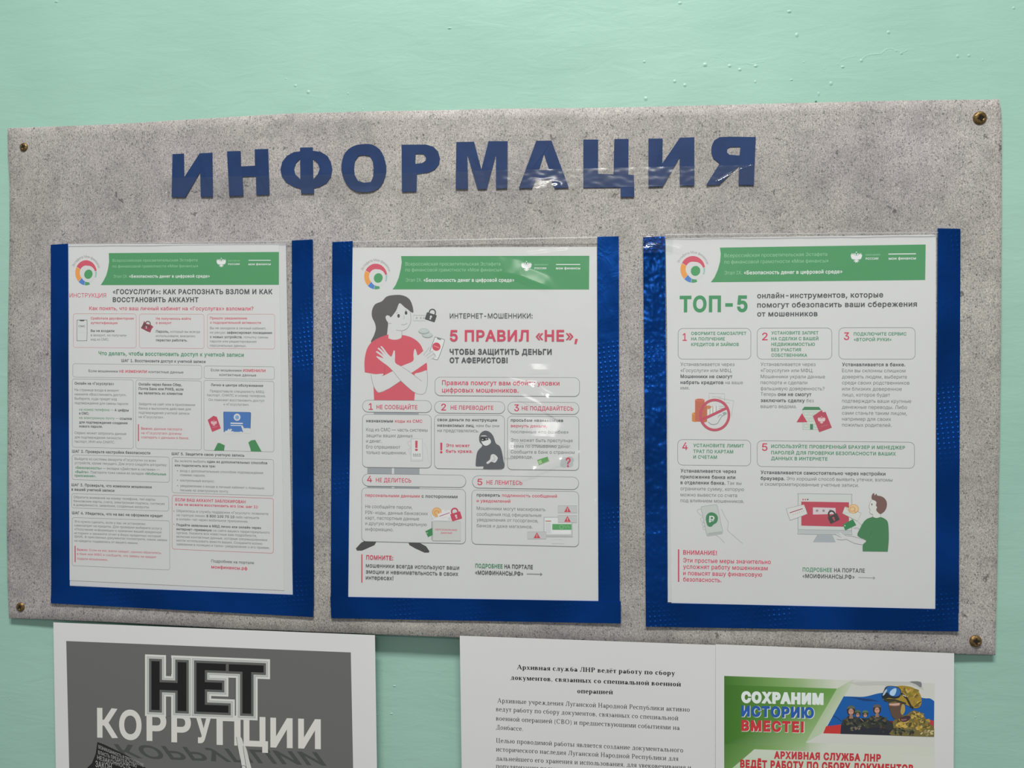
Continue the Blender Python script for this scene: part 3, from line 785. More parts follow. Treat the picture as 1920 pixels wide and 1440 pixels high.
# ================================================================== CUT-OUT LETTERS
def letter(nm, label, outer, holes=(), lift=0.0003, curl=0.0006):
    allp = [px(p) for lp in [outer] + list(holes) for p in lp]
    ys = [p[1] for p in allp]; y0, y1 = min(ys), max(ys)
    fr, bk = [], []
    for p in allp:
        t = max(0, (p[1] - y1 + 14) / 14)          # bottom edges lift a little
        fr.append(board_hit(p[0], p[1], lift + 0.0003 + curl * t * t)); bk.append(fr[-1] + np.array([0, 0.00025, 0]))
    loops = []; k = 0
    for lp in [outer] + list(holes): loops.append(list(range(k, k + len(lp)))); k += len(lp)
    tri = tessellate_polygon([[Vector((fr[i][0], fr[i][2], 0)) for i in lp] for lp in loops])
    n = len(fr); fs = orient(fr, tri); fs += [tuple(reversed([i + n for i in f])) for f in fs]
    for lp in loops:
        for a, b in zip(lp, lp[1:] + lp[:1]): fs.append((a, b, b + n, a + n))
    o = mesh_obj('paper_letter', fr + bk, fs, M_LETTER)
    tag(o, label, 'letter', 'cut-out letters of the board heading')
crop(290, 230, .317708)
letter('I', 'dark blue cut-out letter И that starts the heading word, leftmost letter', [(105, 186), (172, 182), (174, 322), (265, 181), (340, 177), (343, 437), (272, 438), (268, 292), (180, 440), (100, 438)])
letter('N', 'dark blue cut-out letter Н, second letter of the heading word', [(427, 169), (507, 167), (509, 258), (592, 254), (590, 157), (669, 155), (678, 425), (600, 427), (598, 317), (518, 319), (524, 430), (440, 433)])
letter('F', 'dark blue cut-out letter Ф with a round bowl crossed by a stem', [(858, 147), (932, 145), (934, 166), (980, 172), (1020, 197), (1040, 235), (1048, 275), (1040, 320), (1015, 355), (975, 378), (940, 386), (940, 418), (864, 418), (863, 390), (820, 378), (775, 352), (750, 315), (742, 275), (752, 232), (780, 196), (820, 174), (858, 169)],
       [[(858, 213), (835, 238), (822, 272), (830, 305), (860, 334)], [(934, 213), (936, 334), (962, 305), (974, 272), (962, 238)]])
letter('O', 'dark blue cut-out letter О, the plain oval ring', smooth([(1240, 126), (1280, 128), (1325, 155), (1352, 200), (1367, 265), (1360, 320), (1335, 375), (1290, 403), (1240, 409), (1190, 405), (1145, 378), (1118, 335), (1102, 280), (1106, 225), (1125, 175), (1165, 142), (1205, 129)], 2),
       [[(1235, 191), (1203, 195), (1182, 225), (1176, 270), (1180, 310), (1200, 343), (1235, 354), (1275, 350), (1289, 320), (1292, 270), (1287, 225), (1270, 197)]])
letter('R', 'dark blue cut-out letter Р with a small square-ish eye', [(1457, 130), (1600, 129), (1645, 142), (1672, 170), (1684, 210), (1678, 245), (1655, 275), (1620, 293), (1548, 304), (1545, 406), (1459, 408)],
       [[(1540, 184), (1538, 243), (1580, 238), (1600, 222), (1601, 202), (1588, 186)]])
crop(880, 230, .3125)
letter('M', 'dark blue cut-out letter М, widest letter in the middle of the heading', [(-78, 116), (28, 114), (72, 280), (115, 111), (230, 111), (228, 394), (160, 396), (160, 190), (104, 397), (50, 398), (-12, 190), (-8, 398), (-82, 398)])
letter('A', 'dark blue cut-out letter А, with glare from the tape over its foot', [(402, 108), (493, 108), (597, 390), (513, 392), (490, 340), (398, 343), (376, 392), (296, 394)], [[(448, 186), (418, 284), (480, 282)]])
letter('T', 'dark blue cut-out letter Ц with a tail hanging below the others', [(684, 101), (773, 101), (772, 306), (866, 310), (870, 98), (955, 97), (954, 312), (987, 312), (990, 445), (908, 446), (907, 388), (684, 391)])
letter('I', 'dark blue cut-out letter И standing between the letters Ц and Я', [(1075, 95), (1160, 95), (1158, 245), (1263, 90), (1350, 87), (1350, 378), (1263, 378), (1262, 208), (1160, 383), (1075, 385)])
letter('Y', 'dark blue cut-out letter Я that ends the heading word, rightmost letter', [(1719, 86), (1707, 375), (1616, 374), (1619, 258), (1500, 372), (1420, 376), (1502, 244), (1465, 215), (1452, 180), (1453, 145), (1468, 108), (1500, 87), (1560, 84)],
       [[(1627, 145), (1565, 146), (1548, 155), (1546, 178), (1560, 192), (1622, 197)]])
# clear tape over the feet of the letters
def seg_d(p, a, b):
    ax, ay = a; bx, by = b; t = ((p[0] - ax) * (bx - ax) + (p[1] - ay) * (by - ay)) / ((bx - ax) ** 2 + (by - ay) ** 2)
    t = max(0, min(1, t)); return math.hypot(p[0] - ax - t * (bx - ax), p[1] - ay - t * (by - ay))
def tape(quad, label, bumps, ridges, nx, nz, e=.00135, wedges=()):
    q = [np.array(p, float) for p in quad]
    def fn(u, v):
        p = (q[0] * (1 - u) + q[1] * u) * (1 - v) + (q[3] * (1 - u) + q[2] * u) * v; h = 0.0
        for x, y, sx, sy, hh in bumps: h += hh * math.exp(-((p[0] - x) / sx) ** 2 - ((p[1] - y) / sy) ** 2)
        for a, b, w, hh in ridges: h += hh * math.exp(-(seg_d(p, a, b) / w) ** 2)
        for x, y, sx, sy, sl in wedges:
            dy = (p[1] - y) / sy
            if abs(p[0] - x) < sx * 1.6 and -1 < dy < 1.5: h += sl * 2 * sy * .000455 * ((dy + 1) / 2 if dy < 1 else (1.5 - dy) / .5) * math.exp(-((p[0] - x) / sx) ** 4)
        return h + 0.00008 * pnoise(Vector((p[0] * .06, p[1] * .12, 0)))
    o = patch('clear_tape', None, quad, M_TAPE, None, e, 0.0, nx, nz, fn)
    tag(o, label, 'tape', 'clear tape strips on the board')
tape([(298, 334), (884, 322), (884, 366), (302, 376)], 'clear adhesive tape across the feet of the left heading letters', [(309, 362, 4, 7, .0012)], [((301, 350), (308, 366), 1.6, .0014)], 280, 20)
tape([(886, 320), (1422, 309), (1425, 346), (888, 355)], 'clear adhesive tape across the feet of the right heading letters, with glare',
     [(1040, 350, 8, 5, .0012)], [((1346, 341), (1364, 331), 1.2, .0009), ((1364, 331), (1390, 317), 1.0, .0007), ((1390, 317), (1419, 308), 1.0, .0005)], 270, 24, wedges=[(1018, 343, 28, 10, .050)])
tape([(880, 1171), (1104, 1176), (1104, 1194), (880, 1187)], 'narrow clear tape on the board below the middle pocket', [(1082, 1178, 6, 3, .0008), (1030, 1186, 5, 3, .0006)], [((896, 1180), (902, 1186), 1.3, .0009), ((1072, 1177), (1092, 1175), 2, .0008)], 110, 12, .0008)
tape([(1202, 438), (1262, 436), (1262, 472), (1204, 474)], 'small crinkled piece of clear tape at the top left of the rightmost pocket', [(1216, 445, 14, 3, .0012), (1222, 463, 12, 3.5, .0016), (1206, 455, 3, 6, .001)], [((1203, 441), (1226, 440), 1.6, .0010), ((1206, 466), (1232, 467), 2, .0012)], 60, 36, .0032)

# ================================================================== POCKETS AND POSTERS
def sleeve(parent, pl, quad, ridges=(), bumps=(), wedges=(), nx=150, nz=220, wave=0.0004, edge=0.0012):
    q = [np.array(p, float) for p in quad]
    def fn(u, v):
        p = (q[0] * (1 - u) + q[1] * u) * (1 - v) + (q[3] * (1 - u) + q[2] * u) * v
        h = wave * pnoise(Vector((p[0] * .016, p[1] * .010, 1.7))) + wave * .35 * pnoise(Vector((p[0] * .05, p[1] * .035, 5.7)))
        h += edge * math.exp(-(p[1] - (q[0][1] * (1 - u) + q[1][1] * u)) / 7.0)           # top lip curls forward
        for a, b, w, hh in ridges: h += hh * math.exp(-(seg_d(p, a, b) / w) ** 2)
        for x, y, sx, sy, hh in bumps: h += hh * math.exp(-((p[0] - x) / sx) ** 2 - ((p[1] - y) / sy) ** 2)
        for x, y, sx, sy, sl, sk in wedges:
            dx = p[0] - x; dy = (p[1] - y - sk * dx) / sy
            if abs(dx) < sx * 1.6 and -1 < dy < 1.6:
                h += sl * 2 * sy * .000455 * ((dy + 1) / 2 if dy < 1 else (1.6 - dy) / .6) * math.exp(-(dx / sx) ** 4)
        return max(h, -0.0005)
    # welded rim along the open top edge
    vs = []; fs = []; n = 40
    for i in range(n + 1):
        p = q[0] * (1 - i / n) + q[1] * (i / n); c = pl.hit(p[0], p[1], .0014 + fn(i / n, 0) + .0001)
        for k in range(6):
            a_ = math.radians(60 * k); vs.append((c[0], c[1] + .0003 * math.cos(a_), c[2] + .00048 * math.sin(a_)))
    for i in range(n):
        for k in range(6): fs.append((i * 6 + k, (i + 1) * 6 + k, (i + 1) * 6 + (k + 1) % 6, i * 6 + (k + 1) % 6))
    mesh_obj('sleeve_rim', vs, fs, M_RIM, parent, smooth=True)
    return patch('clear_sleeve', pl, quad, M_SLEEVE, parent, 0.0014, 0.0, nx, nz, fn)
def strip(parent, pl, quad, e, label=None, n=(10, 60), crumple=0.00025, seed=0.0):
    q = [np.array(p, float) for p in quad]
    def fn(u, v):
        p = (q[0] * (1 - u) + q[1] * u) * (1 - v) + (q[3] * (1 - u) + q[2] * u) * v
        return crumple * pnoise(Vector((p[0] * .05 + seed, p[1] * .035, seed))) + crumple * .6 * pnoise(Vector((p[0] * .15, p[1] * .13, seed)))
    o = patch('foil_tape_strip', pl, quad, M_FOIL, parent, e, 0.0011, n[0], n[1], fn)
    o.data.shade_smooth()
    if label: o['label'] = label
    return o

def emblem(par, pl, slope, cx, cy, rx, ry):
    crop(0, 0, 1); A = Art('round_emblem', pl, par, slope)
    for a0, a1, c in ((8, 152, (198, 78, 98)), (152, 226, (222, 150, 72)), (226, 262, (72, 122, 190)), (262, 292, (72, 146, 100)), (-24, 8, (146, 186, 184))):
        g = ell(cx, cy, rx, ry, a0 + 1, a1 - 1, 14); i = ell(cx, cy, rx * .58, ry * .58, a0 + 1, a1 - 1, 14)
        A.poly(g + i[::-1], c)
    A.poly(ell(cx + rx * .20, cy + ry * .10, rx * .66, ry * .66), PAP)
    A.poly(ell(cx + rx * .22, cy + ry * .12, rx * .38, ry * .38, rot=20), (70, 148, 92))
    A.arctext(cx, cy, rx * 1.20, ry * 1.20, 158, 18, 4.6, 'Эстафета Мои финансы')
    A.build()
def crest(A, cx, cy, r, col=WT):
    """small white two-headed eagle"""
    def P(l): return [(cx + x * r, cy + y * r) for x, y in l]
    wing = [(.10, -.10), (.30, -.35), (.28, -.60), (.45, -.40), (.50, -.75), (.66, -.45), (.78, -.80), (.84, -.40), (.98, -.55), (.96, -.15), (.86, .15), (.70, .38), (.62, .25), (.52, .48), (.42, .30), (.30, .48), (.12, .30)]
    A.poly(P(wing), col); A.poly(P([(-x, y) for x, y in wing][::-1]), col)
    A.poly(P([(-.16, -.25), (.16, -.25), (.20, .30), (.0, .55), (-.20, .30)]), col)
    for s_ in (1, -1):
        A.poly(P([(s_ * .03, -.20), (s_ * .10, -.55), (s_ * .22, -.72), (s_ * .40, -.62), (s_ * .26, -.52), (s_ * .18, -.20)][::s_]), col)
        A.poly(P([(s_ * .10, .40), (s_ * .45, .62), (s_ * .40, .78), (s_ * .14, .62)][::s_]), col)
    A.poly(P([(-.12, .50), (.12, .50), (.24, .95), (0, .85), (-.24, .95)]), col)
    A.poly(P([(-.12, -.80), (.12, -.80), (.09, -1.0), (0, -.92), (-.09, -1.0)]), col)
def header(par, pl, slope, band, lines, eagle, mf, rs, ln, mo):
    A = Art('header_band', pl, par, slope, 'green band across the top of the sheet'); A.poly(band, (70, 144, 92)); A.build()
    A = Art('header_text', pl, par, slope); A.e = .00006
    for l in lines: A.text(*l)
    A.build()
    A = Art('owner_name', pl, par, slope); A.e = .00006; A.text(*mf); A.text(*rs); A.build()
    A = Art('programme_name', pl, par, slope); A.e = .00006; A.text(*mo); A.line(ln, 5, WT); A.build()
    A = Art('eagle_crest', pl, par, slope, 'small white double-headed eagle'); A.e = .00006; crest(A, *eagle); A.build()
def padlock(A, cx, cy, s, rot, col, key, w=.26):
    def R_(l):
        r = math.radians(rot); return [(cx + (x * math.cos(r) - y * math.sin(r)) * s, cy + (x * math.sin(r) + y * math.cos(r)) * s) for x, y in l]
    arc = [(-.5, 0), (-.5, -.35)] + [(-.5 * math.cos(math.radians(a)), -.35 - .5 * math.sin(math.radians(a))) for a in range(20, 161, 20)] + [(.5, -.35), (.5, 0)]
    A.line(R_(arc), s * w, col)
    A.poly(R_([(-.85, -.05), (-.78, -.12), (.78, -.12), (.85, -.05), (.85, 1.0), (.78, 1.1), (-.78, 1.1), (-.85, 1.0)]), col)
    A.poly(R_(ell(0, .38, .19, .19, n=12)), key); A.poly(R_([(-.08, .45), (.08, .45), (.14, .85), (-.14, .85)]), key)

# ------------------------------------------------------------------ left pocket
X1c = Plane(.01).hit(335, 790)[0]; PL1 = tangent_plane(X1c, 0.0003)
pk = empty('poster_pocket', PL1.hit(340, 1120), 'leftmost poster pocket with flat matt-looking blue foil tape edges', 'poster pocket', 'blue-taped clear poster pockets')
strip(pk, PL1, [(95, 459), (127, 457), (130, 1113), (96, 1132)], .0010, seed=1.1)
strip(pk, PL1, [(547, 451), (586, 449), (588, 1140), (549, 1125)], .0010, seed=2.4)
strip(pk, PL1, [(96, 1098), (588, 1117), (587, 1157), (95, 1131)], .0012, n=(60, 10), seed=3.9)
sleeve(pk, PL1, [(127.5, 458), (546.5, 452), (548.5, 1115), (130.5, 1099)], wave=.0003, edge=.0004)
bk = patch('backing_sheet', PL1, [(128, 458), (536, 457), (549, 1117), (129, 1098)], M_PAPER2, None, 0.0002, 0.00015, 6, 8)
tag(bk, 'plain white sheet behind the leftmost poster, showing along its bottom', 'sheet')
S1 = [(473, -.0067), (589, .003), (684, .014), (859, .024), (1035, .042), (1110, .05)]
po = empty('poster', PL1.hit(335, 1080, .0005), 'leftmost poster with four boxed columns of small text and a blue folder drawing', 'poster', 'safety posters in the pockets')
SH1 = PL1.lift(.0005)
patch('sheet', SH1, [(129, 460), (523, 458), (533, 1107), (128, 1088)], M_PAPER, po, 0, .00012, 8, 12)
crop(90, 440, .265625)
header(po, SH1, S1, [(429, 130), (1630, 122), (1630, 354), (372, 356), (392, 325), (412, 285), (424, 240), (431, 190)],
       [(455, 192, 1055, 20, 'wВсероссийская просветительская Эстафета'), (455, 233, 1060, 20, 'wпо финансовой грамотности «Мои финансы»'),
        (462, 304, 1142, 20, 'wЭтап IX. |W«Безопасность денег в цифровой среде»')],
       (1223, 197, 34), (1272, 190, 1355, 11, 'wМИНФИН'), (1272, 214, 1352, 12, 'WРОССИИ'), [(1415, 181), (1572, 181)], (1415, 215, 1572, 15, 'Wмои финансы'))
emblem(po, SH1, S1, 161.3, 511.4, 20.2, 23.5)
crop(90, 440, .265625)
A = Art('heading', SH1, po, S1)
A.block(((152, 443, 410, 30, 'rИНСТРУКЦИЯ'), (457, 419, 1585, 34, 'D«ГОСУСЛУГИ»: КАК РАСПОЗНАТЬ ВЗЛОМ И КАК'), (457, 475, 1062, 34, 'DВОССТАНОВИТЬ АККАУНТ'), (291, 532, 1450, 26, 'sКак понять, что ваш личный кабинет на «Госуслугах» взломали?'), (357, 850, 1382, 28, 'GЧто делать, чтобы восстановить доступ к учетной записи')), 'heading')
A = Art('text_frame', SH1, po, S1, 'thin rounded frames around the text blocks')
RF = (196, 128, 136); GF = (132, 146, 136)
A.frame(178, 558, 622, 800, 16, RF); A.frame(645, 560, 1101, 804, 16, RF); A.frame(1125, 560, 1600, 807, 16, RF)
A.frame(175, 910, 1085, 1019, 16, GF); A.frame(1101, 926, 1598, 1022, 16, GF)
crop(0, 0, 1)
for b in ((135.7, 710.4, 250, 841), (254.7, 712.3, 377.5, 844), (382.2, 713, 513.6, 847.3)): A.frame(*b, 4, GF, .65)
crop(120, 700, .145833); A.frame(105, 1048, 1355, 1402, 30, GF, 4.5)
crop(120, 830, .180624); A.frame(80, 528, 1087, 711, 22, GF, 3.6); A.frame(85, 776, 1097, 1322, 22, GF, 3.6)
crop(310, 850, .187449); A.frame(68, 38, 1083, 425, 22, GF, 3.6); A.frame(68, 419, 1080, 1000, 22, (190, 92, 108), 3.6); A.build()
A = Art('body_text', SH1, po, S1)
crop(90, 440, .265625)
A.block(((302, 598, 605, 17, 'sСработала двухфакторная'), (302, 630, 490, 17, 'sаутентификация'), (302, 686, 468, 17, 'KВы не входили'), (302, 717, 552, 17, 'kв аккаунт, но получили'), (302, 747, 430, 17, 'kкод из СМС.'),
          (762, 600, 1008, 17, 'sНе получилось войти'), (762, 630, 872, 17, 'sв аккаунт'), (762, 691, 1072, 17, 'KПароль,|k который вы всегда'), (762, 722, 1038, 17, 'kиспользовали, внезапно'), (762, 752, 985, 17, 'Kперестал работать.'),
          (1143, 597, 1405, 17, 'sПришло уведомление'), (1143, 628, 1503, 17, 'sо подозрительной активности'), (1143, 667, 1540, 17, 'kВы не заходили в личный кабинет,'), (1143, 698, 1580, 17, 'kно ресурс |Kзафиксировал посещения'),
          (1143, 729, 1553, 17, 'Kс новых устройств|k, попытку смены'), (1143, 760, 1470, 17, 'kпароля или редактирования'), (1143, 790, 1400, 17, 'kперсональных данных.'),
          (518, 898, 1112, 20, 'KШАГ 1. Восстановите доступ к учетной записи'), (287, 970, 955, 18, 'mЕсли мошенники |RНЕ ИЗМЕНИЛИ|m контактные данные'), (1150, 964, 1535, 18, 'mЕсли мошенники |RИЗМЕНИЛИ'), (1210, 997, 1470, 18, 'mконтактные данные')))
crop(120, 700, .145833)
A.block(((137, 143, 643, 34, 'KОнлайн на «Госуслугах»'), (137, 226, 708, 32, 'kНа странице входа в аккаунт'), (137, 282, 803, 32, 'kнажмите «Восстановить доступ».'), (137, 338, 680, 32, 'kВыберите, куда придет код'), (137, 395, 830, 32, 'kподтверждения для смены пароля:'),
          (195, 478, 830, 32, 'gна номер телефона |k— |K4 цифры'), (195, 528, 320, 32, 'Kв СМС;'), (195, 585, 870, 32, 'gна электронную почту |k— |Kссылка'), (195, 642, 815, 32, 'Kдля подтверждения создания'), (195, 694, 495, 32, 'Kнового пароля.'),
          (137, 779, 800, 32, 'kСервис может запросить данные'), (137, 835, 740, 32, 'kдля подтверждения личности:'), (137, 890, 655, 32, 'kпаспорт, ИНН или СНИЛС.'),
          (960, 155, 1515, 34, 'KОнлайн через банки Сбер,'), (960, 212, 1535, 34, 'KПочта Банк или РНКБ, если'), (960, 268, 1522, 34, 'Kвы являетесь их клиентом'),
          (960, 408, 1685, 32, 'kЗайдите на сайт или в приложение'), (960, 463, 1630, 32, 'kбанка и выполните действия для'), (960, 519, 1610, 32, 'kподтверждения учетной записи'), (960, 574, 1285, 32, 'kна «Госуслугах».'),
          (992, 723, 1515, 32, 'sВажно: |rданные паспорта'), (992, 780, 1508, 32, 'rна «Госуслугах» должны'), (992, 835, 1607, 32, 'rсовпадать с данными в банке.'),
          (105, 1018, 1108, 36, 'KШАГ 2. Проверьте настройки безопасности'),
          (137, 1112, 1183, 32, 'kВыйдите из системы аккаунта «Госуслуги» со всех'), (137, 1165, 1325, 32, 'kустройств, кроме текущего. Для этого следуйте алгоритму:'),
          (145, 1226, 1230, 32, 'G«Безопасность»|k — вкладка «Действия в системе» —'), (140, 1280, 1312, 32, 'G«Выйти»|k. Повторите тоже самое во вкладке |G«Мобильные'), (135, 1328, 412, 32, 'Gприложения».')))
A.mark('margin_bar', ([(957, 655), (957, 872)], 15, (186, 80, 100)))
crop(120, 830, .180624)
A.block(((78, 450, 910, 28, 'KШАГ 3. Проверьте, что изменили мошенники'), (78, 497, 523, 28, 'Kв вашей учетной записи'),
          (100, 576, 945, 24, 'kОбратите внимание на номер телефона, тип карты'), (100, 616, 1043, 24, 'kбанковские карты, счета, электронная подпись, согласия'), (100, 655, 888, 24, 'kв доверенности, заявления, созданные аккаунты.'),
          (83, 741, 1025, 28, 'KШАГ 4. Убедитесь, что на вас не оформили кредит'),
          (108, 828, 843, 23, 'kЭто нужно сделать, если у вас не установлен'), (108, 868, 1017, 23, 'kсамозапрет на кредиты. Для проверки выберите услугу'), (108, 908, 1010, 23, 'k«Получение информации о хранении вашей кредитной'),
          (108, 948, 1003, 23, 'kистории» и закажите отчет в бюро кредитных историй'), (108, 985, 1070, 23, 'k(БКИ). В присланных документах посмотрите, какие заявки'), (108, 1027, 770, 23, 'kна кредиты подавались от вашего имени.'),
          (135, 1120, 1008, 24, 'sВажно: |rЕсли на вас взяли кредит, срочно обратитесь'), (135, 1164, 957, 24, 'rв банк или МФО и сообщите, что заявку на кредит'), (135, 1213, 455, 24, 'rподали мошенники.')))
A.mark('margin_bar', ([(115, 1070), (116, 1240)], 12, (186, 80, 100)))
crop(310, 850, .187449)
A.block(((63, 16, 790, 27, 'KШАГ 5. Защитите свою учетную запись'), (95, 86, 1020, 24, 'kВы можете выбрать |Kодин из дополнительных способов'), (95, 130, 500, 24, 'Kили подключить все три:'),
          (148, 185, 977, 24, 'kвход с дополнительным способом подтверждения'), (148, 227, 398, 24, 'kпомимо пароля;'), (148, 281, 490, 24, 'kконтрольный вопрос;'), (148, 335, 990, 24, 'kуведомление о входе в личный кабинет с помощью'), (148, 378, 635, 24, 'kписьма на электронную почту.'),
          (100, 477, 803, 29, 'RЕСЛИ ВАШ АККАУНТ ЗАБЛОКИРОВАН'), (100, 521, 930, 26, 'Rи вы не можете восстановить его (см. шаг 1):'),
          (112, 586, 1030, 24, 'kОбратитесь в службу поддержки «Госуслуг»: позвоните'), (112, 628, 937, 24, 'kна горячую линию: |K8 800 100 70 10|k либо напишите'), (112, 668, 828, 24, 'kв онлайн-чат через мобильное приложение.'),
          (112, 726, 957, 24, 'KПодайте заявление в МВД лично или онлайн через'), (112, 768, 1043, 24, 'Kинтернет-приемную|k на сайте вашего территориального'), (112, 805, 915, 24, 'kоргана. Укажите все известные вам подробности,'),
          (112, 843, 1018, 24, 'kвключая контактные данные, которые злоумышленники'), (112, 881, 970, 24, 'kмогли использовать вместо ваших. Сохраните копию'), (112, 919, 1043, 24, 'kзаявления в полицию и талон-уведомление о его приеме.'),
          (460, 1090, 887, 28, 'mПодробнее на портале'), (460, 1150, 820, 32, 'Rмоифинансы.рф')))
for p in ((122, 175), (122, 268), (122, 323), (86, 578), (86, 710)): A.mark('bullet', ([(p[0] - 4, p[1]), (p[0] + 4, p[1])], 8, TX))
crop(370, 680, .125)
A.block(((203, 350, 985, 37, 'KЛично в центре обслуживания'), (190, 442, 1000, 36, 'kПредоставьте специалисту МФЦ'), (145, 502, 1025, 36, 'kпаспорт, СНИЛС и номер телефона.'), (170, 573, 1003, 36, 'kОн поможет восстановить доступ'), (395, 640, 780, 36, 'kк «Госуслугам».')), gap=9)
A.build()
A = Art('phone_drawing', SH1, po, S1); crop(120, 580, .145833)
A.line(smooth([(168, 160), (180, 138), (285, 138), (296, 160), (294, 385), (280, 402), (180, 402), (166, 385)], 3), 6, (96, 100, 104), True)
A.poly([(198, 138), (265, 138), (255, 152), (208, 152)], (70, 74, 78)); A.text(187, 228, 272, 24, 'mСМС'); A.line([(190, 300), (275, 300)], 3, (190, 196, 200)); A.build()
A = Art('padlock_drawing', SH1, po, S1, 'dark red padlock with spikes')
A.poly([(1030, 150), (1060, 185), (1120, 200), (1150, 225), (1128, 250), (1108, 300), (1040, 262), (988, 240), (1010, 205)], (164, 60, 80))
padlock(A, 1068, 205, 62, 28, (106, 62, 68), (200, 170, 174), .22); A.poly([(1040, 222), (1128, 246), (1106, 290), (1010, 246)], (150, 58, 76)); A.poly(ell(1058, 240, 9, 9, n=10), (205, 180, 184)); A.build()
A = Art('passport_drawing', SH1, po, S1, 'small red booklet'); crop(370, 680, .125)
A.poly([(155, 860), (243, 795), (262, 805), (292, 812), (352, 985), (222, 1040)], (188, 66, 92)); crest(A, 248, 905, 46, (214, 176, 182)); A.line([(225, 975), (300, 955)], 8, (205, 130, 145)); A.build()
A = Art('folder_drawing', SH1, po, S1, 'blue folder held up by two hands in green sleeves')
A.poly([(395, 735), (795, 742), (805, 758), (798, 985), (805, 1000), (395, 1040), (390, 745)], (50, 92, 150)); A.poly([(402, 742), (792, 748), (788, 1040), (402, 1035)], (62, 112, 176))
A.poly(ell(596, 818, 50, 53), (220, 226, 228)); A.poly(ell(596, 820, 30, 32), (120, 160, 200)); A.line(ell(596, 818, 38, 40, n=20), 4, (190, 120, 120), True)
A.line([(498, 908), (682, 912)], 17, (222, 226, 228)); A.line([(498, 940), (660, 942)], 13, (205, 212, 216))
A.poly([(405, 1050), (425, 1015), (440, 1025), (470, 990), (482, 995), (478, 1015), (502, 990), (520, 998), (505, 1030), (540, 1028), (545, 1055), (600, 1046), (660, 1030), (690, 1055), (400, 1075)], PAP)
A.poly([(655, 945), (678, 938), (700, 985), (735, 982), (790, 985), (805, 1000), (800, 1060), (700, 1060), (680, 1020)], PAP)
A.poly([(248, 1322), (305, 1205), (335, 1205), (412, 1240), (400, 1322)], (60, 132, 78)); A.poly([(765, 1195), (810, 1165), (868, 1158), (965, 1335), (805, 1333), (790, 1270)], (60, 132, 78)); A.build()

# ------------------------------------------------------------------ middle pocket
X2c = Plane(.01).hit(890, 790)[0]; PL2 = tangent_plane(X2c, 0.0003)
pk = empty('poster_pocket', PL2.hit(890, 1150), 'middle poster pocket, its clear film sticking out above the white poster', 'poster pocket', 'blue-taped clear poster pockets')
strip(pk, PL2, [(623, 454), (661, 452), (652, 1128), (620, 1126)], .0010, seed=4.1)
strip(pk, PL2, [(1120, 444), (1160, 443), (1162, 1140), (1122, 1134)], .0010, seed=5.2)
strip(pk, PL2, [(619, 1119), (1164, 1128), (1164, 1169), (621, 1159)], .0012, n=(60, 10), seed=6.7)
sleeve(pk, PL2, [(661.5, 453), (1119.5, 445), (1121.5, 1127), (652.5, 1119)], wave=.0007, edge=.0015, nx=230, nz=330,
       ridges=[((955, 718), (1000, 728), 8, .0014), ((1000, 728), (1028, 748), 8, .0016), ((1028, 748), (1046, 774), 7, .0012), ((950, 902), (1000, 882), 7, .0014), ((1000, 882), (1050, 864), 6, .0013), ((1050, 864), (1085, 850), 4, .0008),
               ((1116, 940), (1117, 960), 3, .0010), ((990, 478), (1060, 470), 4, .0005)],
       wedges=[(1018, 802, 48, 18, .232, .05), (958, 826, 15, 18, .235, 0), (958, 499, 26, 15, .105, .2), (1002, 518, 28, 11, .11, .35), (1010, 688, 20, 7, .185, 0), (1002, 744, 36, 11, .207, .45), (1040, 768, 16, 8, .215, .8)])
S2 = [(480, 0.0), (640, 0.0), (752, .0066), (875, .012), (1020, .025), (1130, .028)]
po = empty('poster', PL2.hit(890, 1130, .0003), 'middle poster with a woman in a red shirt crossing her arms', 'poster', 'safety posters in the pockets')
SH2 = PL2.lift(.0003)
patch('sheet', SH2, [(660, 464), (1119, 463), (1122, 1134), (653, 1122)], M_PAPER, po, 0, .00012, 8, 12)
crop(610, 430, .291667)
header(po, SH2, S2, [(487, 172), (1697, 170), (1695, 387), (432, 386), (452, 358), (472, 310), (485, 255), (491, 210)],
       [(515, 233, 1125, 22, 'wВсероссийская просветительская Эстафета'), (515, 271, 1135, 22, 'wпо финансовой грамотности «Мои финансы»'), (517, 337, 1215, 22, 'wЭтап IX. |W«Безопасность денег в цифровой среде»')],
       (1293, 237, 34), (1345, 233, 1430, 11, 'wМИНФИН'), (1345, 256, 1420, 12, 'WРОССИИ'), [(1483, 226), (1638, 226)], (1483, 257, 1638, 16, 'Wмои финансы'))
emblem(po, SH2, S2, 704.5, 518.4, 21.6, 24)
crop(610, 430, .291667)
A = Art('heading', SH2, po, S2); A.e = .0003
A.block(((800, 571, 1332, 31, 'mИНТЕРНЕТ-МОШЕННИКИ:'), (800, 717, 1623, 70, 'X5 ПРАВИЛ «НЕ»,'), (799, 803, 1455, 35, 'DЧТОБЫ ЗАЩИТИТЬ ДЕНЬГИ'), (799, 857, 1172, 34, 'DОТ АФЕРИСТОВ!'), (750, 1000, 1505, 30, 'sПравила помогут вам обойти уловки'), (750, 1047, 1242, 30, 'sцифровых мошенников.')), 'heading')
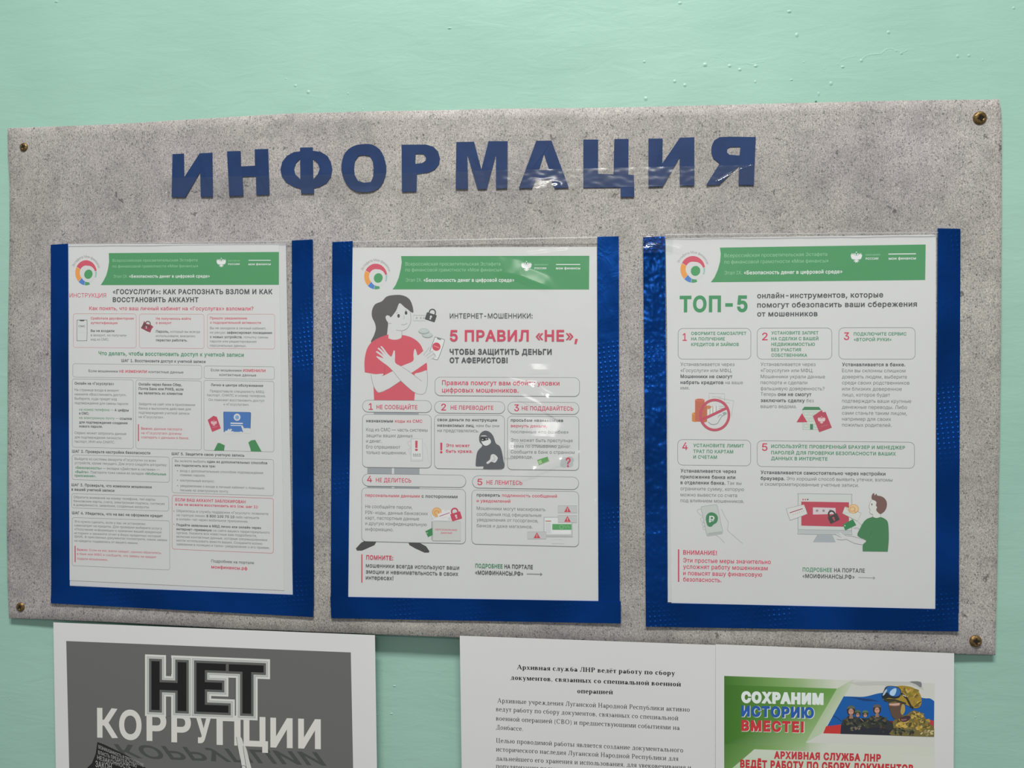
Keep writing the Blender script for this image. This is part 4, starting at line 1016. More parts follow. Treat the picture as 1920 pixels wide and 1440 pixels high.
# the woman, back to front
crop(610, 730, .3125)
for nm, pts, c_ in (('trouser_leg', [(252, 460), (400, 460), (398, 600), (252, 600)], (150, 155, 160)), ('trouser_leg', [(412, 460), (565, 460), (565, 600), (414, 600)], (150, 155, 160)),
                    ('trouser_leg', [(290, 130), (560, 130), (560, 160), (290, 160)], (150, 155, 160)),
                    ('shoe', [(183, 955), (215, 920), (245, 905), (310, 908), (295, 935), (250, 955), (220, 968), (190, 968)], BK), ('shoe', [(497, 915), (560, 918), (605, 942), (625, 972), (620, 980), (595, 980), (540, 955), (505, 935)], BK)):
    A = Art(nm, SH2, po, S2); A.poly(pts, c_); A.build()
A = Art('woman_drawing', SH2, po, S2, 'woman with dark ponytail and red shirt, arms crossed in refusal'); crop(650, 540, .159768)
HAIR = (84, 82, 80)
A.poly(smooth([(285, 640), (318, 560), (342, 480), (330, 410), (298, 340), (298, 260), (335, 190), (413, 156), (470, 100), (560, 82), (650, 85), (725, 120), (765, 185), (783, 287), (735, 268), (680, 225), (620, 177), (590, 250), (520, 343), (500, 325), (488, 420), (486, 600), (380, 650)], 3), HAIR)
A.poly(smooth([(620, 178), (680, 225), (735, 266), (752, 300), (753, 370), (735, 440), (700, 480), (655, 504), (650, 545), (655, 600), (485, 600), (487, 420), (470, 385), (456, 345), (470, 322), (495, 325), (520, 343), (560, 300), (590, 245)], 3), PAP)
RS = (200, 82, 96)
A.poly(smooth([(490, 545), (400, 575), (300, 630), (245, 700), (218, 790), (208, 880), (212, 990)], 3, False) + [(315, 1008), (315, 1160), (322, 1322), (793, 1322), (802, 1220), (806, 1005), (945, 965)] + smooth([(943, 900), (925, 820), (880, 690), (830, 625), (760, 580), (690, 558), (650, 553)], 3, False) + smooth([(640, 585), (600, 603), (540, 606), (490, 590)], 3, False), RS)
OUT = (120, 122, 122)
armA = smooth([(285, 1010), (340, 1012), (430, 1006), (428, 1030), (540, 976), (660, 910), (778, 858), (783, 790), (790, 735), (804, 714), (820, 750), (835, 790), (885, 752), (930, 712), (972, 684), (985, 697), (950, 745), (905, 790), (1000, 735), (1022, 742), (1000, 775), (1030, 765), (1034, 790), (1000, 830), (930, 880), (830, 950), (740, 1010), (620, 1100), (500, 1180), (390, 1228), (345, 1205), (315, 1150), (296, 1080)], 3)
A.poly(armA, PAP); A.line([(735, 1010), (620, 1100), (500, 1180), (390, 1228), (345, 1205), (315, 1150), (296, 1080), (285, 1012)], 4, OUT)
armB = smooth([(800, 1004), (870, 990), (942, 968), (950, 1060), (945, 1150), (925, 1225), (888, 1250), (830, 1243), (770, 1210), (700, 1150), (630, 1085), (530, 960), (470, 905), (410, 862), (352, 812), (360, 800), (432, 826), (395, 790), (345, 752), (362, 742), (425, 785), (445, 808), (400, 745), (364, 712), (380, 702), (430, 745), (462, 782), (425, 725), (398, 688), (416, 686), (455, 735), (485, 775), (523, 806), (540, 770), (553, 733), (566, 742), (568, 800), (572, 880), (650, 925), (740, 985), (800, 1025)], 3)
A.poly(armB, PAP)
A.line([(652, 927), (740, 985), (800, 1032), (882, 1095)], 4, OUT); A.line([(535, 965), (630, 1085), (700, 1150), (770, 1210), (830, 1243), (888, 1250), (925, 1225), (945, 1150), (950, 1060), (942, 970)], 4, OUT)
A.line([(410, 1032), (440, 1020), (450, 920)], 4, (150, 60, 70))
A.line(smooth([(744, 275), (753, 330), (750, 400), (730, 450), (700, 482), (650, 502), (580, 494)], 3, False), 4, OUT); A.line([(648, 505), (648, 570)], 4, OUT); A.line([(490, 413), (525, 417)], 4, OUT)
A.poly(ell(609, 327, 15, 22), (70, 70, 72)); A.poly(ell(697, 292, 15, 22), (70, 70, 72)); A.line([(582, 298), (600, 284)], 4, OUT); A.line([(685, 262), (705, 256)], 4, OUT)
A.line([(668, 320), (680, 350), (665, 366)], 4, (150, 150, 150)); A.line([(640, 430), (680, 432), (710, 415)], 4, OUT); A.build()
A = Art('padlock_drawing', SH2, po, S2, 'black padlock'); A.line([(925, 322), (782, 320), (782, 384), (925, 386)], 4, (150, 152, 154))
for x in (822, 870, 905): A.poly(ell(x, 352, 11, 13, n=8), (165, 168, 170))
padlock(A, 998, 310, 72, 18, (68, 70, 74), PAP, .20); A.build()
A = Art('coin_drawing', SH2, po, S2, 'two grey coins')
for cx, cy in ((948, 545), (906, 500)):
    A.poly(ell(cx, cy + 8, 64, 36), (140, 148, 146)); A.poly(ell(cx, cy, 60, 32), (186, 194, 192)); A.line(ell(cx, cy, 42, 21, n=20), 3, (160, 168, 166), True)
A.build()
A = Art('phone_drawing', SH2, po, S2, 'phone with a red round button held in the right hand')
P_ = smooth([(1035, 580), (1050, 577), (1138, 603), (1146, 625), (1110, 740), (1072, 832), (1055, 842), (1008, 826), (1000, 805), (975, 770), (985, 720), (1012, 640)], 3)
A.poly(P_, (212, 216, 214)); A.line(P_, 6, (110, 114, 116), True); A.poly(ell(1053, 689, 48, 49), (196, 68, 86)); A.line([(1022, 678), (1085, 702)], 8, (226, 150, 150)); A.poly([(1058, 583), (1110, 600), (1104, 610), (1066, 600)], (90, 94, 98))
for l in ([(900, 785), (930, 750), (975, 690)], [(925, 805), (960, 775), (1015, 735)], [(945, 825), (980, 800), (1030, 768)], [(1000, 832), (1030, 810), (1045, 800), (1020, 780)], [(1010, 760), (1030, 770), (1045, 800)]): A.line(smooth(l, 3, False), 8, PAP); A.line(smooth(l, 3, False), 3, OUT)
A.build()
A = Art('text_frame', SH2, po, S2, 'thin rounded frames around the numbered rules'); A.e = .00022; GF2 = (122, 128, 128); crop(610, 430, .291667)
A.frame(705, 950, 1634, 1074, 34, GF2, 2.6, PAP)
crop(610, 730, .3125)
for b in ((223, 65, 637, 139, 35), (655, 71, 1077, 145, 35), (1095, 76, 1522, 150, 35), (223, 150, 635, 472, 26), (655, 154, 1075, 480, 26), (1093, 160, 1521, 486, 26), (222, 507, 843, 589, 38), (882, 518, 1520, 601, 38), (218, 591, 841, 927, 26), (879, 604, 1520, 944, 26)):
    A.frame(*b, GF2, 2.5, PAP)
A.build()
A = Art('body_text', SH2, po, S2); A.e = .0003
A.block(((260, 122, 285, 39, 's1'), (695, 126, 724, 40, 's2'), (1133, 130, 1162, 40, 's3'), (307, 118, 552, 25, 'sНЕ СООБЩАЙТЕ'), (752, 121, 1008, 24, 'sНЕ ПЕРЕВОДИТЕ'), (1179, 125, 1488, 24, 'sНЕ ПОДДАВАЙТЕСЬ'),
          (245, 197, 582, 18, 'Kнезнакомым |sкоды из СМС'), (245, 251, 613, 20, 'kКод из СМС — часть системы'), (245, 286, 524, 20, 'kзащиты ваших данных'), (245, 319, 338, 20, 'kи денег.'), (245, 354, 450, 20, 'kЕго спрашивают'), (245, 388, 487, 20, 'kтолько мошенники.'),
          (672, 190, 1030, 18, 'Kсвои деньги по инструкции'), (672, 224, 1043, 18, 'Kнезнакомых лиц|k, кем бы они'), (672, 256, 922, 20, 'kни представлялись.'), (725, 345, 866, 19, 'RЭто может'), (723, 379, 884, 19, 'Rбыть кража.'), (688, 382, 703, 62, 'R!'),
          (1113, 193, 1427, 18, 'Kпросьбам незнакомцев'), (1113, 227, 1330, 18, 'sвернуть деньги,'), (1113, 263, 1460, 19, 'kпосланные «по ошибке»'), (1113, 314, 1483, 20, 'kЭто может быть преступная'), (1113, 349, 1476, 20, 'kсхема по отмыванию денег.'), (1113, 384, 1495, 20, 'kСообщите в банк о странном'), (1113, 414, 1245, 20, 'kпереводе.'),
          (250, 557, 280, 38, 's4'), (303, 556, 515, 25, 'sНЕ ДЕЛИТЕСЬ'), (912, 574, 942, 38, 's5'), (967, 570, 1182, 25, 'sНЕ ЛЕНИТЕСЬ'),
          (240, 644, 793, 19, 'sперсональными данными |Kс посторонними'), (240, 712, 522, 20, 'kНе сообщайте пароли,'), (240, 748, 615, 20, 'kPIN-коды, данные банковских'), (240, 780, 562, 20, 'kкарт, паспортные данные'), (240, 813, 608, 20, 'kи другую конфиденциальную'), (240, 848, 408, 20, 'kинформацию.'),
          (908, 642, 1390, 19, 'Kпроверять |sподлинность сообщений'), (908, 677, 1110, 19, 'sи уведомлений'), (908, 723, 1320, 20, 'kМошенники могут маскировать'), (908, 758, 1296, 20, 'kсообщения под официальные'), (908, 791, 1278, 20, 'kуведомления от госорганов,'), (908, 827, 1243, 20, 'kбанков и даже магазинов.'),
          (245, 1020, 407, 26, 'RПОМНИТЕ:'), (243, 1067, 803, 25, 'mмошенники всегда используют ваши'), (243, 1104, 797, 25, 'mэмоции и невнимательность в своих'), (243, 1140, 408, 25, 'mинтересах!'),
          (900, 1069, 1245, 24, 'GПОДРОБНЕЕ |KНА ПОРТАЛЕ'), (899, 1110, 1187, 24, 'K«МОИФИНАНСЫ.РФ»')))
A.mark('margin_bar', ([(219, 990), (219, 1158)], 7, (200, 70, 95))); A.mark('arrow', ([(1208, 1107), (1301, 1109)], 3, (120, 124, 124)), ([(1290, 1101), (1301, 1109), (1290, 1116)], 3, (120, 124, 124))); A.build()
A = Art('small_drawing', SH2, po, S2, 'pale hand holding a phone with a red exclamation mark'); A.e = .0003; crop(660, 740, .119792)
A.poly([(925, 690), (1100, 690), (1110, 700), (1108, 1040), (920, 1042), (918, 700)], (196, 200, 200)); A.poly([(935, 702), (1092, 702), (1092, 1010), (935, 1010)], (208, 211, 208)); A.line([(925, 690), (1100, 690), (1108, 1040), (920, 1042), (925, 690)], 4, (160, 164, 164))
A.text(985, 875, 1030, 155, 'R!'); A.text(955, 968, 1072, 44, 'm5553'); A.line(smooth([(1130, 760), (1175, 860), (1190, 1000), (1220, 1080)], 4, False), 4, (182, 184, 184)); A.line(smooth([(915, 720), (880, 740), (870, 760), (915, 840), (885, 850), (895, 900), (920, 940)], 4, False), 4, (176, 178, 178)); A.build()
A = Art('thief_drawing', SH2, po, S2, 'masked thief in a dark hooded jacket'); A.e = .0003; crop(860, 740, .130208); TF = (84, 88, 92)
A.poly(smooth([(300, 680), (296, 600), (325, 545), (385, 518), (450, 540), (500, 600), (535, 700), (590, 740), (622, 820), (645, 950), (658, 1020), (620, 1068), (365, 1072), (358, 1035), (260, 1035), (244, 1010), (252, 900), (275, 810), (340, 735)], 3), TF)
A.poly(smooth([(325, 640), (420, 625), (460, 655), (458, 700), (400, 735), (350, 715)], 3), (214, 216, 214)); A.poly([(318, 612), (415, 618), (432, 648), (345, 672), (318, 660)], (34, 36, 38)); A.poly(ell(362, 600, 45, 14, 0, 180, 12), (200, 202, 200))
A.poly(ell(345, 645, 12, 8, n=10), (190, 192, 190)); A.poly(ell(398, 636, 12, 8, n=10), (190, 192, 190))
A.poly(smooth([(400, 975), (450, 935), (465, 870), (510, 858), (560, 900), (555, 940), (520, 980), (470, 965), (420, 998)], 3), (206, 208, 206)); A.line([(505, 965), (520, 920), (500, 880)], 4, (130, 132, 134)); A.line([(475, 960), (500, 935)], 4, (130, 132, 134)); A.build()
A = Art('banknote_drawing', SH2, po, S2, 'green banknote and a grey cloud with a red question mark'); A.e = .0003
A.poly([(1130, 940), (1280, 892), (1300, 950), (1155, 1008)], (92, 156, 84)); A.poly([(1140, 955), (1190, 938), (1200, 985), (1158, 1000)], (160, 190, 130)); A.line([(1150, 1015), (1305, 955)], 8, (140, 170, 120))
for e in ((1525, 940, 55, 42), (1600, 940, 60, 50), (1520, 1000, 60, 50), (1600, 1000, 50, 45)): A.poly(ell(*e), (176, 182, 182))
A.text(1540, 1040, 1612, 135, 'R?'); A.build()
A = Art('folder_drawing', SH2, po, S2, 'grey folder of personal data with red padlock'); A.e = .0003; crop(770, 920, .076385)
A.poly([(500, 590), (700, 520), (820, 450), (920, 700), (900, 760), (540, 760)], (214, 216, 216)); A.line([(500, 590), (560, 740), (900, 745)], 8, (140, 144, 144)); A.line([(520, 700), (640, 640)], 6, (150, 154, 154))
A.poly(ell(640, 530, 108, 112), (224, 176, 116)); A.line(ell(640, 530, 108, 112, n=28), 12, (186, 134, 78), True); A.line(ell(640, 545, 50, 55, n=20), 14, (186, 134, 78), True); A.line(smooth([(690, 500), (700, 590), (745, 560)], 4, False), 14, (186, 134, 78))
A.poly([(655, 575), (960, 465), (1010, 640), (710, 735)], (218, 214, 216)); A.line([(705, 630), (960, 540)], 16, (150, 80, 92)); A.line([(760, 680), (900, 640)], 10, (190, 186, 188))
A.poly([(515, 750), (1225, 750), (1225, 1235), (545, 1235), (515, 1200)], (176, 178, 176)); A.poly([(552, 762), (1218, 765), (1215, 1225), (552, 1222)], (194, 196, 192)); A.line([(515, 750), (515, 1200), (545, 1235), (1225, 1238)], 10, (130, 134, 132))
A.poly([(360, 995), (530, 912), (540, 1090), (425, 1140)], (52, 128, 72)); A.poly(ell(408, 1035, 16, 16, n=10), (150, 200, 160))
A.text(597, 975, 1140, 42, 'sПЕРСОНАЛЬНЫЕ'); A.text(740, 1055, 1020, 42, 'sДАННЫЕ'); padlock(A, 1095, 560, 150, -17, (188, 62, 84), (206, 190, 190), .24); A.build()
A = Art('monitor_drawing', SH2, po, S2, 'grey monitor with three warning triangle labels'); A.e = .0003; crop(970, 920, .076378)
A.poly([(640, 640), (1350, 640), (1360, 1130), (640, 1130)], (178, 182, 182)); A.poly([(670, 665), (1325, 665), (1325, 1075), (670, 1075)], (214, 216, 214)); A.line([(640, 1135), (1365, 1138)], 10, (146, 150, 148)); A.poly([(690, 735), (830, 735), (830, 760), (690, 760)], (178, 120, 90))
A.poly([(690, 785), (820, 785), (820, 1055), (690, 1055)], (200, 203, 204)); A.poly([(858, 818), (1330, 822), (1330, 962), (858, 962)], (82, 156, 96)); A.line(ell(1085, 890, 50, 50, n=20), 10, (140, 190, 130), True); A.line([(1160, 850), (1200, 920), (1240, 850), (1280, 920)], 10, (140, 190, 130))
A.poly([(900, 985), (1300, 985), (1300, 1050), (900, 1050)], (222, 224, 222)); A.line([(840, 1300), (1150, 1305)], 10, (176, 180, 178)); A.line([(870, 1200), (1100, 1200)], 8, (186, 190, 188))
for x, y in ((1230, 460), (1230, 700), (480, 1100)):
    q = [(x - 232, y - 88), (x + 230, y - 88), (x + 230, y + 86), (x - 232, y + 86)]
    A.poly(q, (188, 190, 188)); A.line(q, 8, (150, 153, 152), True); A.poly([(x - 82, y + 68), (x, y - 80), (x + 85, y + 68)], (194, 66, 88)); A.line([(x, y - 30), (x, y + 30)], 14, (226, 190, 170)); A.poly(ell(x, y + 48, 8, 8, n=8), (226, 190, 170))
A.build()

# ------------------------------------------------------------------ right pocket
X3c = Plane(.01).hit(1503, 790)[0]; PL3 = tangent_plane(X3c, 0.0003)
pk = empty('poster_pocket', PL3.hit(1503, 1160), 'rightmost poster pocket, crumpled shiny foil with glare on its left edge', 'poster pocket', 'blue-taped clear poster pockets')
strip(pk, PL3, [(1206, 445), (1247, 443), (1252, 1142), (1211, 1140)], .0010, 'crumpled bright blue foil strip', n=(20, 260), crumple=.0008, seed=7.3)
strip(pk, PL3, [(1759, 428), (1801, 429), (1798, 1150), (1754, 1145)], .0010, seed=8.2)
strip(pk, PL3, [(1211, 1130), (1797, 1143), (1797, 1184), (1211, 1175)], .0012, n=(60, 10), seed=9.5)
sleeve(pk, PL3, [(1247.5, 440), (1758.5, 436), (1753.5, 1142), (1252.5, 1131)], wave=.0005, edge=.0012, nx=220, nz=260,
       ridges=[((1250, 461), (1275, 468), 4, .0010)])
bk = patch('backing_sheet', PL3, [(1250, 447), (1752, 440), (1754, 1138), (1252, 1129)], M_PAPER2, None, 0.0002, 0.00015, 6, 8)
tag(bk, 'plain sheet behind the rightmost poster, peeking out at its lower left', 'sheet')
S3 = [(463, -.0154), (527, -.0106), (615, -.002), (720, .004), (826, .010), (875, .0118), (1100, .022)]
po = empty('poster', PL3.hit(1503, 1130, .0005), 'rightmost poster with five numbered boxes and a boy in a green shirt', 'poster', 'safety posters in the pockets')
SH3 = PL3.lift(.0005)
patch('sheet', SH3, [(1248, 448), (1755, 441), (1754, 1143), (1259, 1133)], M_PAPER, po, 0, .00012, 8, 12)
crop(1190, 420, .328125)
header(po, SH3, S3, [(487, 135), (1663, 117), (1660, 320), (435, 333), (456, 305), (475, 262), (488, 215), (492, 170)],
       [(513, 190, 1100, 20, 'wВсероссийская просветительская Эстафета'), (513, 227, 1108, 20, 'wпо финансовой грамотности «Мои финансы»'), (514, 289, 1187, 20, 'wЭтап IX. |W«Безопасность денег в цифровой среде»')],
       (1267, 190, 33), (1320, 182, 1403, 11, 'wМИНФИН'), (1320, 204, 1392, 12, 'WРОССИИ'), [(1450, 172), (1607, 170)], (1452, 204, 1607, 15, 'Wмои финансы'))
emblem(po, SH3, S3, 1299, 505, 23.2, 25)
crop(1190, 420, .328125)
A = Art('heading', SH3, po, S3)
A.block(((257, 500, 645, 90, 'BТОП-5'), (700, 424, 1420, 31, 'Kонлайн-инструментов, которые'), (700, 477, 1613, 31, 'Kпомогут обезопасить ваши сбережения'), (700, 528, 1045, 31, 'Kот мошенников')), 'heading', 20)
A = Art('text_frame', SH3, po, S3, 'thin rounded frames around the numbered tips')
for b in ((248, 597, 664, 773, 28), (700, 595, 1127, 773, 28), (1167, 593, 1603, 773, 28)): A.frame(*b, GF2, 2.3)
crop(1190, 780, .328125); A.frame(246, 134, 663, 285, 28, GF2, 2.3); A.frame(700, 141, 1599, 299, 28, GF2, 2.3); A.build()
A = Art('body_text', SH3, po, S3); crop(1190, 420, .328125)
A.block(((274, 667, 298, 43, 's1'), (728, 664, 760, 43, 's2'), (1195, 662, 1226, 43, 's3'),
          (323, 634, 638, 18, 'GОФОРМИТЕ САМОЗАПРЕТ'), (323, 665, 515, 18, 'GНА ПОЛУЧЕНИЕ'), (323, 697, 595, 18, 'GКРЕДИТОВ И ЗАЙМОВ'),
          (781, 631, 1050, 18, 'GУСТАНОВИТЕ ЗАПРЕТ'), (781, 664, 1050, 18, 'GНА СДЕЛКИ С ВАШЕЙ'), (781, 696, 1030, 18, 'GНЕДВИЖИМОСТЬЮ'), (781, 727, 950, 18, 'GБЕЗ УЧАСТИЯ'), (781, 758, 986, 18, 'GСОБСТВЕННИКА'),
          (1252, 637, 1553, 18, 'GПОДКЛЮЧИТЕ СЕРВИС'), (1252, 669, 1468, 18, 'G«ВТОРОЙ РУКИ»'),
          (262, 811, 570, 20, 'kУстанавливается через'), (262, 846, 556, 20, 'k«Госуслуги» или МФЦ.'), (262, 880, 558, 20, 'KМошенники не смогут'), (262, 914, 618, 20, 'Kнабрать кредитов|k на ваше'), (262, 946, 313, 20, 'kимя.'),
          (720, 811, 1033, 20, 'kУстанавливается через'), (720, 846, 1020, 20, 'k«Госуслуги» или МФЦ.'), (720, 881, 1088, 20, 'kМошенники украли данные'), (720, 915, 986, 20, 'kпаспорта и сделали'), (720, 949, 1085, 20, 'kфальшивую доверенность?'), (720, 982, 1010, 20, 'kТеперь |Kони не смогут'), (720, 1017, 1023, 20, 'Kзаключить сделку|k без'), (720, 1051, 926, 20, 'kвашего ведома.'),
          (1185, 812, 1546, 20, 'KУстанавливается в банке.'), (1185, 847, 1547, 20, 'kЕсли вы склонны слишком'), (1185, 882, 1556, 20, 'kдоверять людям, выберите'), (1185, 916, 1570, 20, 'kсреди своих родственников'), (1185, 951, 1526, 20, 'kили близких доверенное'), (1185, 985, 1460, 20, 'kлицо, которое будет'),
          (1185, 1020, 1580, 20, 'kподтверждать ваши крупные'), (1185, 1055, 1556, 20, 'kденежные переводы. Либо'), (1185, 1089, 1555, 20, 'kсами станьте таким лицом,'), (1185, 1123, 1465, 20, 'kнапример для своих'), (1185, 1157, 1468, 20, 'kпожилых родителей.')))
crop(1190, 780, .328125)
A.block(((272, 193, 303, 42, 's4'), (727, 198, 759, 42, 's5'), (335, 177, 625, 19, 'GУСТАНОВИТЕ ЛИМИТ'), (335, 211, 563, 19, 'GТРАТ ПО КАРТАМ'), (335, 243, 470, 19, 'GИ СЧЕТАМ'),
          (780, 182, 1545, 19, 'GИСПОЛЬЗУЙТЕ ПРОВЕРЕННЫЙ БРАУЗЕР И МЕНЕДЖЕР'), (780, 218, 1493, 19, 'GПАРОЛЕЙ ДЛЯ ПРОВЕРКИ БЕЗОПАСНОСТИ ВАШИХ'), (780, 251, 1102, 19, 'GДАННЫХ В ИНТЕРНЕТЕ'),
          (262, 322, 580, 20, 'KУстанавливается через'), (262, 356, 575, 20, 'Kприложение банка или'), (262, 389, 610, 20, 'Kв отделении банка.|k Так вы'), (262, 424, 625, 20, 'kограничите сумму, которую'), (262, 459, 585, 20, 'kможно вывести со счета'), (262, 492, 625, 20, 'kпод влиянием мошенников.'),
          (720, 331, 1433, 20, 'KУстанавливается самостоятельно через настройки'), (720, 365, 1473, 20, 'Kбраузера.|k Это хороший способ выявить утечки, взломы'), (720, 398, 1281, 20, 'kи скомпрометированные учетные записи.'),
          (277, 791, 470, 25, 'RВНИМАНИЕ!'), (277, 836, 778, 25, 'sЭти простые меры значительно'), (277, 872, 760, 25, 'sусложнят работу мошенникам'), (277, 909, 728, 25, 'sи повысят вашу финансовую'), (277, 945, 496, 25, 'sбезопасность.'),
          (960, 888, 1315, 23, 'GПОДРОБНЕЕ |KНА ПОРТАЛЕ'), (959, 925, 1257, 23, 'K«МОИФИНАНСЫ.РФ»')))
A.mark('margin_bar', ([(251, 762), (251, 948)], 8, (200, 78, 100))); A.mark('arrow', ([(1278, 923), (1373, 926)], 3, (130, 134, 134)), ([(1362, 918), (1373, 926), (1362, 934)], 3, (130, 134, 134))); A.build()
A = Art('coins_drawing', SH3, po, S3, 'orange coin stacks and papers under a red no-entry ring'); crop(1280, 720, .069444); G_ = (150, 158, 154)
A.line([(712, 400), (712, 250), (1135, 262), (1130, 450)], 8, G_); A.line([(790, 345), (1050, 350)], 14, (172, 186, 178)); A.line([(960, 378), (1380, 455), (1310, 875)], 8, G_); A.line([(1120, 490), (1270, 520)], 8, (176, 182, 178)); A.line([(980, 600), (1120, 610)], 8, G_); A.line([(980, 655), (1100, 660)], 8, G_)
for x in (705, 780, 870): A.poly([(x - 25, 600), (x + 25, 600), (x + 25, 830), (x - 25, 830)], (216, 216, 204)); A.line([(x + 30, 590), (x + 30, 820)], 12, (128, 132, 122))
A.poly([(660, 600), (670, 690), (745, 660), (790, 610), (700, 575)], (192, 122, 82))
for x0, x1, y0, y1, c in ((250, 430, 800, 990, (206, 138, 74)), (480, 660, 580, 1000, (190, 112, 76)), (335, 590, 430, 980, (192, 106, 82))):
    A.poly([(x0, y0), (x1, y0), (x1, y1), (x0, y1)], c); A.poly(ell((x0 + x1) / 2, y1, (x1 - x0) / 2, 34, n=20), c); A.poly(ell((x0 + x1) / 2, y0, (x1 - x0) / 2, 38, n=20), tuple(min(255, k + 14) for k in c))
    for k in range(int((y1 - y0) / 45)): A.line(smooth([(x0, y0 + 30 + k * 45), ((x0 + x1) / 2, y0 + 62 + k * 45), (x1, y0 + 30 + k * 45)], 4, False), 8, (164, 88, 58))
    A.line(ell((x0 + x1) / 2, y0, (x1 - x0) / 4, 16, n=16), 8, (150, 84, 52), True)
A.line(smooth([(690, 1020), (760, 1080), (850, 1092), (940, 1060), (990, 980), (1060, 870), (1130, 840)], 4, False), 9, (100, 108, 106)); A.line([(950, 900), (1000, 830), (1060, 835)], 9, (120, 126, 124)); A.poly(ell(1135, 790, 55, 34, n=16), (140, 164, 156))
A.line(ell(865, 835, 385, 405, n=60), 66, (186, 80, 98), True); A.line([(480, 975), (700, 880), (1180, 650)], 66, (188, 74, 96)); A.build()
A = Art('house_drawing', SH3, po, S3, 'small house with green roof, red triangle and red passport'); crop(1480, 750, .052083)
A.poly([(490, 360), (1110, 360), (1110, 1065), (490, 1065)], (196, 206, 196)); A.line([(490, 360), (490, 1065), (1060, 1065)], 14, (158, 168, 160)); A.poly([(450, 360), (540, 245), (1070, 250), (1150, 360)], (70, 130, 90))
for x, y in ((610, 490), (790, 490), (970, 490), (610, 710), (790, 710), (610, 930), (970, 930)): A.line([(x - 70, y - 60), (x + 70, y - 60), (x + 70, y + 60), (x - 70, y + 60)], 12, (156, 164, 158), True); A.line([(x, y - 40), (x, y + 50)], 8, (186, 190, 186))
A.poly([(745, 865), (855, 865), (855, 1065), (745, 1065)], (62, 124, 92)); A.poly([(260, 800), (455, 475), (650, 800)], (186, 66, 86)); A.line([(455, 600), (455, 720)], 18, (170, 60, 76))
A.poly([(845, 580), (1165, 360), (1210, 440), (1305, 425), (1530, 995), (1075, 1160)], (178, 70, 88)); crest(A, 1160, 720, 140, (216, 196, 194)); A.line([(1130, 950), (1390, 890)], 12, (196, 120, 130)); A.build()
A = Art('phone_drawing', SH3, po, S3, 'hand holding a phone with a green rouble bubble'); crop(1290, 930, .069444)
q = smooth([(355, 330), (385, 285), (560, 258), (740, 235), (790, 270), (840, 480), (890, 730), (935, 940), (925, 1000), (880, 1025), (560, 1080), (515, 1060), (480, 940), (430, 690), (390, 500)], 3); A.poly(q, (190, 196, 190)); A.line(q, 10, (150, 156, 152), True)
A.poly([(545, 1000), (900, 950), (925, 1005), (550, 1065), (520, 1050)], (166, 174, 168)); A.poly(smooth([(480, 620), (500, 520), (560, 460), (640, 440), (740, 475), (800, 550), (805, 640), (770, 720), (680, 780), (640, 825), (570, 830), (520, 790), (495, 700)], 3), (62, 128, 86))
A.text(575, 710, 715, 175, 'W₽' if FONT is None else 'WР'); A.line([(560, 645), (640, 645)], 16, WT); A.line([(560, 690), (700, 668)], 14, WT)
for l in ([(360, 360), (280, 360), (250, 410), (300, 480), (390, 550)], [(400, 580), (350, 600), (345, 660), (440, 720)], [(440, 720), (380, 740), (400, 800), (460, 830)], [(440, 830), (400, 850), (420, 900), (480, 910)], [(880, 370), (920, 390), (1000, 560), (1070, 670), (1090, 740), (1072, 920), (1250, 1090), (1480, 1285)], [(750, 1060), (850, 1120), (985, 1265)]): A.line(smooth(l, 4, False), 9, (160, 166, 162))
A.build()
A = Art('boy_drawing', SH3, po, S3, 'boy in a green shirt reaching toward a computer with a red screen'); crop(1460, 910, .114583); LN = (136, 142, 140)
q = smooth([(320, 165), (345, 138), (760, 142), (1165, 148), (1195, 180), (1195, 500), (1192, 770), (1165, 808), (750, 805), (350, 798), (318, 765), (318, 450)], 3); A.poly(q, (200, 204, 200)); A.line(q, 7, LN, True)
A.poly([(325, 725), (1190, 738), (1188, 770), (1160, 802), (350, 795), (325, 765)], (182, 188, 188)); A.line([(322, 722), (1192, 738)], 5, LN); A.poly([(630, 812), (880, 815), (935, 932), (560, 930)], (164, 172, 176))
A.poly([(370, 265), (1150, 278), (1150, 660), (1050, 678), (370, 660)], (182, 66, 84))
for x, c in ((400, (196, 90, 100)), (437, (196, 110, 116)), (475, (90, 94, 94))): A.poly(ell(x, 232, 13, 13, n=12), c)
A.poly([(560, 360), (930, 370), (935, 470), (560, 478)], (208, 196, 200))
for x in (628, 735, 845):
    for a in range(0, 180, 45): A.line([(x - 26 * math.cos(math.radians(a)), 415 - 26 * math.sin(math.radians(a))), (x + 26 * math.cos(math.radians(a)), 415 + 26 * math.sin(math.radians(a)))], 5, (112, 104, 106))
padlock(A, 880, 500, 98, -25, (58, 58, 56), (190, 74, 92), .26)
q = smooth([(130, 400), (140, 380), (390, 320), (420, 330), (465, 455), (450, 475), (210, 565), (180, 550)], 3); A.poly(q, (208, 208, 204)); A.line(q, 5, LN, True); A.line([(180, 450), (395, 380)], 13, (160, 70, 86))
for k in range(6): A.line([(235 + 34 * k, 490 - 13 * k), (245 + 34 * k, 472 - 13 * k)], 6, (160, 150, 150))
A.poly([(1040, 460), (1085, 345), (1350, 455), (1290, 585)], (206, 208, 200)); A.line([(1040, 460), (1085, 345), (1350, 455), (1290, 585), (1040, 460), (1170, 450), (1085, 345)], 5, (140, 136, 116))
A.poly(ell(1225, 385, 82, 72), (226, 190, 144)); A.line(ell(1225, 385, 82, 72, n=28), 8, (198, 146, 88), True); A.line(ell(1205, 390, 42, 38, n=20), 9, (198, 146, 88), True); A.line(smooth([(1250, 370), (1250, 440), (1300, 420)], 4, False), 9, (198, 146, 88))
A.poly([(1050, 640), (1215, 555), (1270, 650), (1090, 738)], (44, 128, 72)); A.poly(ell(1083, 660, 13, 13, n=10), (150, 200, 160))
